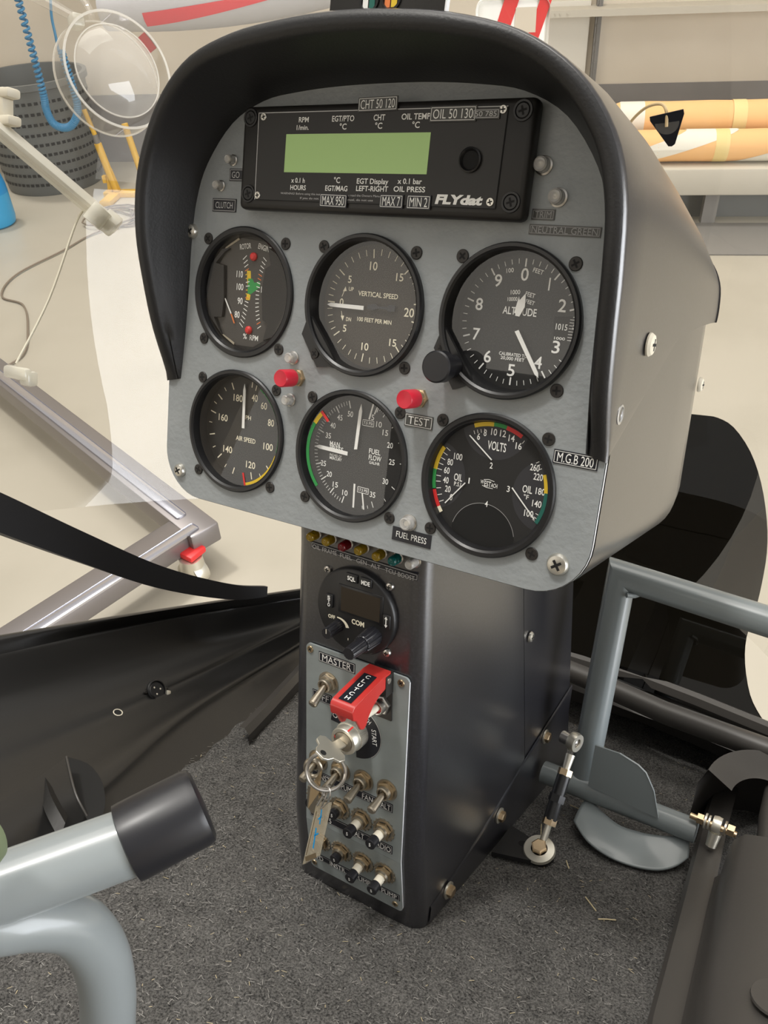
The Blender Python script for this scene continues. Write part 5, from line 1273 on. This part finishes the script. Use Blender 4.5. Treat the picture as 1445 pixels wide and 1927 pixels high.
b = B(); b.lathe([(0, -.008), (.0115, -.008), (.0120, -.001), (0, 0)], 32, T(lr(.0950, -.4330, -.2000)) @ RX(-PI/2+.45)); obj('rubber_boot', b, 'rubber', t)
t = thing('linkage_bracket', 'flat black bracket with a hole on the carpet under the push rod', 'bracket', PAN @ T((.08, -.44, -.2)))
b = B(); P = [(.060, -.222), (.062, -.176), (.090, -.186), (.103, -.192), (.108, -.202), (.103, -.212), (.090, -.214)]
b.prism([(x-.08, -(z+.2)) for x, z in P], .0, .0035, RX(-PI/2)); obj('plate', b, 'bezel_black', t)
b = B(); b.lathe([(.0042, .0036), (0, .0036)], 20, T((-.001, 0, -.004)) @ RX(-PI/2)); obj('hole', b, 'screw_recess', t)

# right hand side: flanged channel and seat box
b = B()
CH = [(.233, -.02), (.226, -.07), (.2165, -.20), (.207, -.325), (.199, -.49), (.197, -.53)]
rows = []
for x, z in CH:
    rows.append([(x-.004, -.4435, z), (x-.006, -.424, z), (x-.003, -.4195, z), (x+.012, -.4160, z), (x+.016, -.4175, z)])
b.grid(rows, flip=True); struct(obj('trim_4', b, 'ledge_brown', None, PAN))
b = B(); rows = []
for x, z in [(.24, .10), (.233, -.02), (.226, -.07), (.2165, -.20), (.2145, -.238)]:
    rows.append([(x+.012, -.4185, z), (x+.017, -.4120, z), (x+.018, -.395, z), (x+.021, -.378, z), (x+.028, -.370, z), (x+.05, -.364, z), (x+.12, -.352, z)])
b.grid(rows, flip=True)
b.add([*rows[-1], (.36, -.44, -.238), (.226, -.44, -.238)], [tuple(range(9))])
o = obj('seat_box', b, 'ledge_brown', None, PAN, ang=40); tag(o, 'dark brown grey moulded box filling the lower right corner beside the carpet', 'box')
c = B(); rows = []
for k in range(33):
    a = 2*PI*k/32; rows.append([(.0165*math.cos(a), .0165*math.sin(a), 0), (.0160*math.cos(a), .0160*math.sin(a), .0014), (.0150*math.cos(a), .0150*math.sin(a), .0014)])
c.grid(rows, flip=True); c.add([(.015*math.cos(2*PI*k/32), .015*math.sin(2*PI*k/32), .0014) for k in range(32)], [tuple(range(32))]); obj('embossed_disc', c, 'ledge_brown', o, T((.288, -.3590, -.058)) @ RX(-PI/2) @ RY(-.12))
# raised bracket with oval opening in front of the box
t = thing('seat_bracket', 'dark moulded bracket with an oval opening behind the pivot bolt', 'bracket', PAN @ T((.23, -.40, -.36)))
b = B(); rows = []
for i in range(25):
    a = PI*(i/24); cx, cz = .030, .040
    ox, oz = -.030+.0*i, 0
    rows.append([(.014-.024*math.cos(a)*1.0, .018, -.010-.042*math.sin(a)+.05), (.014-.046*math.cos(a), .030, -.02-.075*math.sin(a)+.06), (.014-.052*math.cos(a), .014, -.02-.085*math.sin(a)+.06), (.014-.054*math.cos(a), -.043, -.02-.09*math.sin(a)+.06)])
b.grid(rows, flip=True); obj('bracket_body', b, 'ledge_brown', t, ang=50)
b = B(); b.tube([(.034, -.02, .085), (.026, .0, .03), (.024, .006, -.01)], .0115, 20); obj('inner_tube', b, 'ledge_brown', t)
